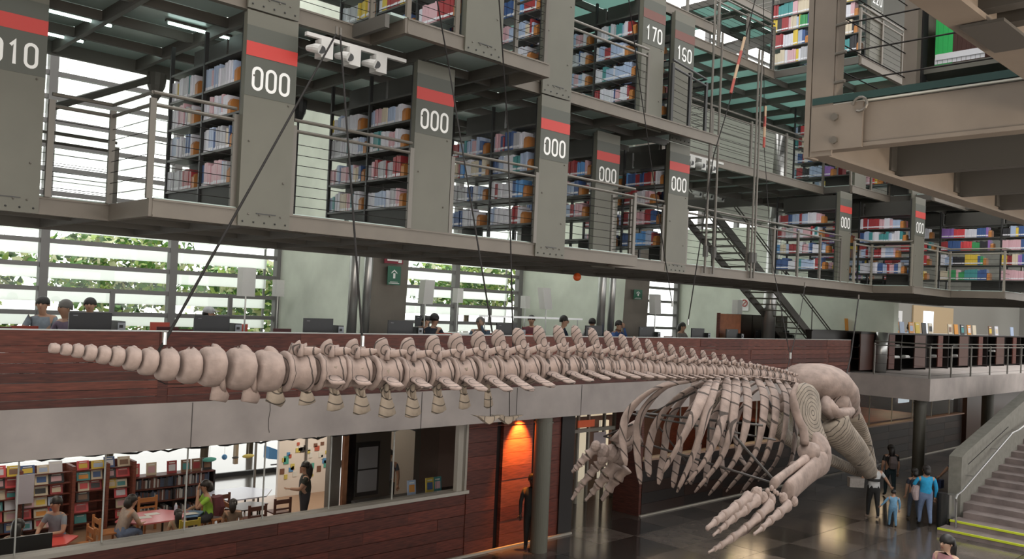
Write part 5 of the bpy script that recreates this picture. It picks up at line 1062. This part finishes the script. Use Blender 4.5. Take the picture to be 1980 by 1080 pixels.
struct(MB().box(19.0, 18.9, GZ, 26, 19.0, -.4).build('wall_lobby_back', mat('lobby_red', (.12, .06, .05), .5)))
t = thing('lobby_glow_panel', 'tall glowing strips standing in for the bright lobby beyond the glass entrance', 'panel', (17.2, 18.5, GZ)); MB().box(21.2, 18.6, GZ, 21.6, 18.7, -1.95).box(22.3, 18.6, GZ, 22.7, 18.7, -1.9).box(21.0, 18.6, -1.72, 24, 18.7, -1.3).build('glow_strip', mat('lobby_glow', (.75, .66, .52), .6, emit=.75), t)  # glow added so the lobby looks bright through the glass
# ============================================================ CONCRETE STAIR at the right
stn = struct(MB().box(24.6, 3, GZ-.01, 24.61, 8.6, GZ).build('floor_stair', concrete)); stm = mat('stair_stone', (.21, .17, .16), .6, noise=.25, scale=2.5); ylw = mat('yellow_edge', (.60, .68, .04), .5)
sta = thing('concrete_staircase', 'wide concrete staircase rising to the right with two bright yellow step edges', 'staircase', (24.6, 6, GZ))
for i in range(20):
    x = 24.5+.58*i; MB().box(x, 2.5, GZ, x+.6, 8.7-(.12 if i < 3 else 0)*i, GZ+.155*(i+1)).build('step', stm, sta)
    if i < 2: MB().box(x-.012, 2.5, GZ+.155*(i+1)-.045, x+.05, 8.7-.1*i, GZ+.155*(i+1)+.004).build('yellow_edge', ylw, sta)
bw = thing('stair_wall', 'sloping concrete balustrade wall beside the staircase', 'wall', (26.5, 8.9, GZ))
fixnorm(MB().prism([(26.0, 8.65, GZ), (26.0, 8.65, -1.90), (26.35, 8.65, -1.78), (31.2, 8.65, -.62), (36.5, 8.65, .6), (36.5, 8.65, GZ)], (0, .34, 0)).build('wall_body', mat('stair_wall_concrete', (.23, .22, .19), .8, noise=.12), bw))
hr = thing('stair_handrail', 'bent steel handrail fixed along the staircase wall', 'handrail', (24.9, 8.4, GZ))
MB().tube([(24.9, 8.38, GZ+.15), (24.9, 8.38, GZ+.85), (24.82, 8.38, GZ+.95), (24.95, 8.38, GZ+1.04), (25.3, 8.38, GZ+1.1), (29.6, 8.45, GZ+2.35), (30.2, 8.45, GZ+2.4), (33, 8.45, GZ+2.9)], .024, 8).build('rail', stain, hr)
MB().tube([(25.9, 8.45, GZ+1.75), (29.4, 8.5, GZ+2.55)], .01, 6).build('thin_rail', cable_m, hr)
for x, z in ((26.3, GZ+1.38), (28.3, GZ+1.97), (30.2, GZ+2.4)): MB().tube([(x, 8.42, z), (x, 8.64, z)], .012, 6).build('bracket', stain, hr)
t = thing('litter_bin', 'round black bin with steel body beside the lowest steps', 'bin', (25.4, 8.95, GZ)); MB().tube([(25.35, 8.9, GZ), (25.35, 8.9, GZ+.95)], .13, 18).build('black_post', black, t); MB().tube([(25.62, 8.78, GZ+.25), (25.62, 8.78, GZ+.9)], .17, 18).build('steel_drum', stain, t); MB().tube([(25.62, 8.78, GZ), (25.62, 8.78, GZ+.25)], .03, 8).build('foot', black, t)
# ============================================================ PEOPLE
skin_m = mat('skin', (.42, .24, .16), .55); skin_p = mat('skin_pale', (.52, .33, .24), .55); hair_m = mat('black_hair', (.015, .012, .011), .5); hair_g = mat('grey_hair', (.16, .15, .14), .6); eye_m = mat('eye_dark', (.01, .01, .01), .2); lip_m = mat('lips', (.28, .09, .07), .5)
def cloth(n, c): return mat('cloth_'+n, c, .85, noise=.12, scale=14)
def person(label, x, y, z, face, h=1.65, pose='stand', shirt=None, pants=None, shoes=None, hair=hair_m, skin=skin_m, hl=0, sleeve=.5, lean=0.0, arms=None, head=0.0, girth=1.0, cap=None, extra=None):
    t = thing('person', label, 'person', (x, y, z)); t.rotation_euler = (0, 0, 0); c, s = math.cos(face), math.sin(face)
    def W(p): return Vector((x+(p[0]*c-p[1]*s)*h, y+(p[0]*s+p[1]*c)*h, z+p[2]*h))
    sit = pose == 'sit'; pz = .30 if sit else .53; dz = pz-.53
    def up(px, pz_): # lean the torso forwards
        q = pz_-.53; return (px+math.sin(lean)*q, 0, .53+dz+math.cos(lean)*q)
    N = {}; Rr = {}; g = girth
    def nd(k, p, r): N[k] = p; Rr[k] = r
    nd('pel', (0, 0, pz), .088*g); nd('sp', up(0, .63), .074*g); nd('ch', up(.01, .74), .086*g); nd('nk', up(0, .825), .034); nd('h0', up(.01, .865), .038)
    hx, _, hz = up(.015, .865)
    nd('h1', (hx+.008+head*.02, 0, hz+.040), .056); nd('h2', (hx+.004+head*.03, 0, hz+.075), .060); nd('h3', (hx+head*.035, 0, hz+.108), .040)
    A = arms or ('down', 'down')
    for i, sd in enumerate((1, -1)):
        q = 'lr'[i]; a = A[i]; sx, _, szz = up(0, .79); nd('s'+q, (sx, sd*.115*g, szz), .040)
        if a == 'down': e = (sx-.01, sd*.15*g, szz-.17); w_ = (sx+.03, sd*.15*g, szz-.32)
        elif a == 'fwd': e = (sx+.08, sd*.14*g, szz-.15); w_ = (sx+.22, sd*.09, szz-.15)
        elif a == 'table': e = (sx+.07, sd*.17*g, szz-.16); w_ = (sx+.22, sd*.05, szz-.17)
        elif a == 'face': e = (sx+.14, sd*.10, szz-.14); w_ = (hx+.085, sd*.02, hz+.03)
        elif a == 'out': e = (sx+.02, sd*.22, szz-.13); w_ = (sx+.05, sd*.30, szz-.24)
        elif a == 'back': e = (sx-.06, sd*.15, szz-.15); w_ = (sx+.03, sd*.12, szz-.28)
        elif a == 'carry': e = (sx+.02, sd*.19, szz-.12); w_ = (sx+.15, sd*.10, szz-.10)
        nd('e'+q, e, .028*g); nd('w'+q, w_, .019)
        nd('hp'+q, (0, sd*.050*g, pz-.035), .066*g)
        if sit: nd('k'+q, (.235, sd*.075, pz-.02), .045); nd('a'+q, (.245, sd*.07, .05), .028); nd('t'+q, (.33, sd*.075, .018), .022)
        elif pose == 'walk':
            d = .10 if sd > 0 else -.09; nd('k'+q, (d*.55+.015, sd*.055, .285), .044); nd('a'+q, (d-.01, sd*.052, .055 if d > 0 else .075), .027); nd('t'+q, (d+.075, sd*.058, .018 if d > 0 else .025), .021)
        else: nd('k'+q, (.008, sd*.058, .285), .044); nd('a'+q, (-.005, sd*.060, .05), .027); nd('t'+q, (.075, sd*.070, .018), .021)
    E_ = [('pel', 'sp', 'S'), ('sp', 'ch', 'S'), ('ch', 'nk', 'S'), ('nk', 'h0', 'K'), ('h0', 'h1', 'K'), ('h1', 'h2', 'K'), ('h2', 'h3', 'K')]
    for q in 'lr': E_ += [('ch', 's'+q, 'S'), ('s'+q, 'e'+q, 'S'), ('e'+q, 'w'+q, 'S' if sleeve > .7 else 'K'), ('pel', 'hp'+q, 'P'), ('hp'+q, 'k'+q, 'P'), ('k'+q, 'a'+q, 'P'), ('a'+q, 't'+q, 'F')]
    keys = list(N); idx = {k: i for i, k in enumerate(keys)}; me = bpy.data.meshes.new('tmp'); pts = [W(N[k])-Vector((x, y, z)) for k in keys]
    me.from_pydata(pts, [(idx[a], idx[b]) for a, b, _ in E_], []); o = bpy.data.objects.new('tmp', me); COL.objects.link(o)
    sk = o.modifiers.new('s', 'SKIN'); sk.use_smooth_shade = True; me.skin_vertices.new() if not me.skin_vertices else None
    for i, k in enumerate(keys):
        v = me.skin_vertices[0].data[i]; rr = Rr[k]*h; v.radius = (rr, rr); v.use_root = (k == 'pel')
        if k in ('pel', 'sp', 'ch'): v.radius = (rr*1.0, rr*1.0)
    ss = o.modifiers.new('u', 'SUBSURF'); ss.levels = 1; ss.render_levels = 1
    dg = bpy.context.evaluated_depsgraph_get(); ev = o.evaluated_get(dg); nm = bpy.data.meshes.new_from_object(ev); bpy.data.objects.remove(o)
    segs = [(W(N[a])-Vector((x, y, z)), W(N[b])-Vector((x, y, z)), cl, a) for a, b, cl in E_]
    shirt_ = shirt or cloth('white', (.6, .6, .6)); pants_ = pants or cloth('black', (.02, .02, .02)); shoes_ = shoes or cloth('shoe', (.03, .03, .03))
    nm.materials.clear()
    for m_ in (skin, shirt_, pants_, shoes_): nm.materials.append(m_)
    mp = {'K': 0, 'S': 1, 'P': 2, 'F': 3}
    for p in nm.polygons:
        best = 9; bc = 'S'; C0 = p.center
        for a, b, cl, ka in segs:
            ab = b-a; tt = max(0, min(1, (C0-a).dot(ab)/max(1e-9, ab.dot(ab)))); dd = (C0-a-ab*tt).length
            if dd < best:
                best = dd; bc = cl
                if ka in ('sl', 'sr') and sleeve <= .7 and tt > sleeve: bc = 'K'
                if ka == 'ch' and tt > .75: bc = 'K'
        p.material_index = mp[bc]; p.use_smooth = True
    # hands with five fingers, appended to the same body mesh
    hb = MB()
    for q, sd in (('l', 1), ('r', -1)):
        w_ = W(N['w'+q])-Vector((x, y, z)); e = W(N['e'+q])-Vector((x, y, z)); d = (w_-e).normalized(); sdv = Vector((-s, c, 0))*sd; sdv = (sdv-d*sdv.dot(d)).normalized(); nrm = d.cross(sdv)
        hb.tube([w_-d*.01*h, w_+d*.02*h, w_+d*.05*h], [.016*h, .022*h, .020*h], 8, flat=.5, side=nrm.cross(d))
        for f_ in range(4):
            o_ = nrm*0; b0 = w_+d*.048*h+(nrm.cross(d))*(.0155-.0103*f_)*h; ln_ = (.036, .043, .040, .030)[f_]*h; cu = nrm*.012*h
            hb.tube([b0, b0+d*ln_*.5+cu*.3, b0+d*ln_*.85+cu], [.0055*h, .005*h, .004*h], 5)
        b0 = w_+d*.018*h+(nrm.cross(d))*.019*h; hb.tube([b0, b0+d*.02*h+(nrm.cross(d))*.014*h, b0+d*.036*h+(nrm.cross(d))*.014*h], [.0065*h, .006*h, .0045*h], 5)
    bm_ = bmesh.new(); bm_.from_mesh(nm); vs = [bm_.verts.new(v) for v in hb.v]
    for f_ in hb.f:
        try: ff = bm_.faces.new([vs[i] for i in f_]); ff.material_index = 0; ff.smooth = True
        except ValueError: pass
    bm_.to_mesh(nm); bm_.free(); nm.name = 'body'
    b_ = bpy.data.objects.new('body', nm); COL.objects.link(b_); b_.parent = t
    # face
    hc = Vector(N['h2']); hc = (hc[0]+.0, 0, hc[2]-.012); fr = .056
    fm = MB()
    fm.sph(W((hc[0]+fr+.004, 0, hc[2]-.010)), (.010*h, .009*h, .015*h), 6, 5, 0)
    for sd in (1, -1): fm.sph(W((hc[0]+fr-.006, sd*.020, hc[2]+.006)), .0065*h, 6, 5, 1); fm.sph(W((hc[0]-.002, sd*.060, hc[2]-.004)), (.008*h, .006*h, .014*h), 6, 5, 0)
    fm.sph(W((hc[0]+fr-.004, 0, hc[2]-.036)), (.007*h, .015*h, .004*h), 6, 5, 2); fm.build('face_features', [skin, eye_m, lip_m], t, smooth=True)
    # hair cap
    if cap is None:
        hm = MB(); cc = (hc[0]-.014, 0, hc[2]+.020); n = 14; rings = []
        for i in range(8):
            th = PI*.56*i/7+.02; ring = []
            for k in range(n):
                a = 2*PI*k/n; fx = math.sin(th)*math.cos(a); fy = math.sin(th)*math.sin(a); fz = math.cos(th)
                dn = -.0 if fx > .2 else .022*(1 if i == 7 else 0)
                ring.append(W((cc[0]+fx*.066, fy*.068, cc[2]+fz*.068-dn)))
            rings.append(ring)
        rings.reverse(); hm.loft(rings)
        if hl: hm.tube([W((hc[0]-.045, 0, hc[2]+.04)), W((hc[0]-.062, 0, hc[2]-.04)), W((hc[0]-.065, 0, hc[2]-.04-hl*.5)), W((hc[0]-.06, 0, hc[2]-.04-hl))], [.05*h, .058*h, .05*h, .02*h], 10)
        hm.build('hair', hair, t, smooth=True)
    else:
        cm_ = MB(); cm_.sph(W((hc[0]-.004, 0, hc[2]+.032)), (.070*h, .066*h, .052*h), 12, 8); cm_.tube([W((hc[0]+.03, 0, hc[2]+.035)), W((hc[0]+.11, 0, hc[2]+.026))], [.05*h, .045*h], 10, flat=.15, side=(-s, c, 0)); cm_.build('cap', cap, t, smooth=True)
        hm = MB(); hm.sph(W((hc[0]-.022, 0, hc[2]+.0)), (.055*h, .060*h, .05*h), 10, 7); hm.build('hair', hair, t, smooth=True)
    if extra: extra(t, W, h)
    return t
jeans = cloth('jeans', (.16, .22, .36)); gry = cloth('grey_shirt', (.20, .23, .27)); cam_d_ = -2.3   # facing towards the camera
FC = math.atan2(-.72, -.69)
person('man with crossed arms in a grey patterned shirt sitting at the left windows', 4.86, 17.3, RZ, FC+.2, 1.78, 'sit', gry, sleeve=.5, arms=('table', 'table'))
person('grey-haired man in a purple shirt bent behind the first monitor', 4.86, 15.75, RZ, FC-.5, 1.76, 'sit', cloth('purple', (.16, .12, .18)), hair=hair_g, arms=('table', 'table'), lean=.15, sleeve=1)
person('dark-haired man in a white shirt sitting by the left windows', 6.0, 18.3, RZ, FC+.3, 1.78, 'sit', cloth('white', (.5, .5, .5)), arms=('table', 'table'))
person('person in a yellow jacket and white cap behind the second monitor', 7.4, 16.4, RZ, FC+1.9, 1.72, 'sit', cloth('yellow', (.62, .45, .02)), cap=cloth('cap', (.5, .5, .52)), arms=('table', 'table'), lean=.25, sleeve=1)
person('reader in a dark jacket seen from the side at the middle table', 12.9, 16.1, RZ, .3, 1.74, 'sit', cloth('dark', (.02, .025, .04)), arms=('table', 'table'), lean=.25, sleeve=1)
person('reader in a pink shirt with lowered head at the middle table', 14.1, 17.9, RZ, -2.0, 1.68, 'sit', cloth('pinkish', (.45, .30, .30)), arms=('table', 'table'), lean=.45, sleeve=1)
person('older reader with a pink face between two monitors', 14.3, 15.9, RZ, FC, 1.68, 'sit', cloth('bluegrey', (.10, .14, .20)), hair=hair_g, skin=skin_p, arms=('face', 'table'), lean=.2, sleeve=1)
person('reader in a maroon top behind the long desk light', 18.6, 18.4, RZ, FC, 1.74, 'sit', cloth('maroon', (.12, .03, .04)), arms=('table', 'table'), sleeve=1)
person('bearded man with glasses in a navy sweater at the desk', 17.0, 15.75, RZ, FC+1.3, 1.82, 'sit', cloth('navy', (.02, .03, .07)), arms=('table', 'table'), lean=.15, sleeve=1)
person('dark-haired reader in white with back turned before the greenish wall', 20.35, 17.5, RZ, FC+PI, 1.72, 'sit', cloth('white', (.5, .5, .5)), arms=('table', 'table'))
person('man in a blue shirt resting his face on a hand', 19.5, 15.9, RZ, FC+.8, 1.72, 'sit', cloth('blue', (.06, .12, .32)), arms=('face', 'table'), lean=.2, sleeve=1)
person('reader in black and white stripes right of the second pier', 23.5, 16.4, RZ, FC+.9, 1.70, 'sit', cloth('stripes', (.22, .20, .19)), hl=.08, arms=('table', 'table'), sleeve=1)
person('person in a light blue top behind the dark counter', 38.0, 14.9, 0, FC, 1.78, 'stand', cloth('lightblue', (.25, .42, .60)), hl=.05)
person('seated reader with curly dark hair beside the staircase foot', 27.6, 15.7, RZ, FC, 1.68, 'sit', cloth('dark', (.02, .025, .04)), hl=.05)
# children's room
person('man in a short-sleeved grey-blue shirt sitting by the red table', 5.75, 18.75, GZ, FC-.3, 1.74, 'sit', gry, jeans, arms=('table', 'table'), lean=.1)
person('woman with long black hair in a cream top at the bottom left', 4.72, 17.6, GZ, .9, 1.62, 'sit', cloth('cream', (.45, .36, .25)), hl=.14, girth=1.1)
person('woman in a beige top and jeans leaning over the pink table', 6.95, 18.7, GZ, .15, 1.62, 'sit', cloth('beige', (.36, .29, .25)), jeans, hl=.05, lean=.42, arms=('table', 'table'))
person('small girl in white with long dark hair on the yellow chair', 7.85, 17.95, GZ, 1.3, 1.25, 'sit', cloth('cream', (.45, .36, .25)), hl=.2, sleeve=.4)
person('man in a green vest and dark backpack at the pink table', 8.95, 18.85, GZ, 2.9, 1.70, 'sit', cloth('green', (.30, .55, .06)), cloth('darkgrey', (.04, .04, .05)), hl=.04, lean=.15, arms=('face', 'table'), extra=lambda t, W, h: MB().tube([W((-.09, 0, .30)), W((-.11, 0, .42)), W((-.09, 0, .55))], [.08*h, .1*h, .08*h], 8).build('backpack', cloth('maroon', (.12, .03, .04)), t))
person('girl with a ponytail in a brown top near the glass', 9.05, 17.9, GZ, 1.0, 1.35, 'sit', cloth('brown', (.20, .14, .10)), hl=.10)
person('woman standing in a dark sleeveless dress with arms reaching back', 10.95, 18.1, GZ, 2.7, 1.66, 'stand', cloth('darkgreen', (.018, .022, .016)), cloth('darkgrey', (.04, .04, .05)), hl=.16, arms=('fwd', 'down'), girth=1.15)
person('dark silhouetted visitor standing before the small bright window', 13.5, 18.3, GZ, FC, 1.70, 'stand', cloth('slate', (.06, .07, .10)), sleeve=.5)
# ground floor
def strap_pack(col, zc=.68, big=1.0):
    def f_(t, W, h):
        MB().tube([W((-.10, 0, zc-.10*big)), W((-.125, 0, zc)), W((-.10, 0, zc+.11*big))], [.07*h*big, .085*h*big, .06*h*big], 9).build('backpack', col, t)
        for sd in (1, -1): MB().tube([W((-.06, sd*.06, zc+.1)), W((.02, sd*.075, zc+.12)), W((.09, sd*.07, zc+.03))], .008*h, 5).build('strap', col, t)
    return f_
AW = .75  # walking away from the camera
def waist(t, W, h):
    MB().tube([W((.10*math.cos(a), .105*math.sin(a), .67)) for a in np.linspace(0, 2*PI, 15)], .022*h, 6).build('waist_strap', black, t)
    MB().prism([W((-.02, .17, .52)), W((.10, .17, .52)), W((.12, .17, .68)), W((-.04, .17, .68))], W((0, .24, 0))-W((0, 0, 0))-Vector((0, 0, 0))).build('woven_bag', cloth('bag', (.30, .27, .25)), t)
person('woman in a white top and black trousers walking away, carrying a pale bag', 24.65, 10.5, GZ, AW, 1.66, 'walk', cloth('white', (.5, .5, .5)), cloth('black', (.02, .02, .02)), cloth('whiteshoe', (.55, .5, .48)), hl=.05, arms=('carry', 'out'), extra=waist)
person('small child in a light blue outfit holding the woman\'s hand', 24.1, 9.72, GZ, AW, 1.02, 'walk', cloth('childblue', (.16, .33, .50)), cloth('childblue2', (.13, .27, .42)), sleeve=1, arms=('out', 'down'), girth=1.15)
person('woman in a turquoise jacket and blue jeans seen from behind', 25.1, 9.25, GZ, AW, 1.66, 'walk', cloth('turq', (.02, .30, .55)), jeans, cloth('shoe', (.03, .03, .03)), hl=.04, sleeve=1, arms=('carry', 'down'), girth=1.12, extra=lambda t, W, h: MB().tube([W((.0, .16, .66)), W((.02, .17, .56)), W((.01, .15, .42))], [.05*h, .065*h, .04*h], 9).build('carried_coat', cloth('coat', (.42, .33, .33)), t))
person('child in dark clothes walking beside the woman in turquoise', 25.6, 9.75, GZ, AW, 1.45, 'walk', cloth('dark', (.02, .025, .04)), cloth('greytrousers', (.10, .12, .16)), hl=.04)
person('long-haired woman in black with a grey backpack in the shadows', 28.2, 11.5, GZ, AW, 1.66, 'walk', cloth('black', (.02, .02, .02)), cloth('darkteal', (.02, .04, .05)), hl=.14, extra=strap_pack(cloth('packgrey', (.16, .13, .13))))
person('man in a dark blue t-shirt and jeans holding a bag by the stair wall', 28.2, 9.45, GZ, AW, 1.76, 'walk', cloth('darkblue', (.02, .03, .05)), cloth('jeansdark', (.06, .09, .16)), sleeve=.5, arms=('out', 'down'), extra=lambda t, W, h: MB().box(*(W((.0, .30, .36))-Vector((.12, .05, 0))), *(W((.0, .30, .50))+Vector((.12, .08, 0)))).build('hand_bag', cloth('navybag', (.02, .03, .08)), t))
_p = at(1832, 1048, 4.6); person('dark-haired girl whose head alone shows at the bottom edge', _p[0], _p[1], _p[2]-1.42, 2.8, 1.52, 'stand', cloth('pinktop', (.4, .2, .22)), hl=.16, skin=skin_p)
person('blackened figure standing in for the dark door gap left of the round column', 14.36, 13.93, GZ, FC, 1.72, 'stand', cloth('black', (.02, .02, .02)), cloth('black', (.02, .02, .02)), skin=mat('skin_in_shadow', (.06, .03, .02)), sleeve=1)  # shade of the door gap put into the skin and clothes colours
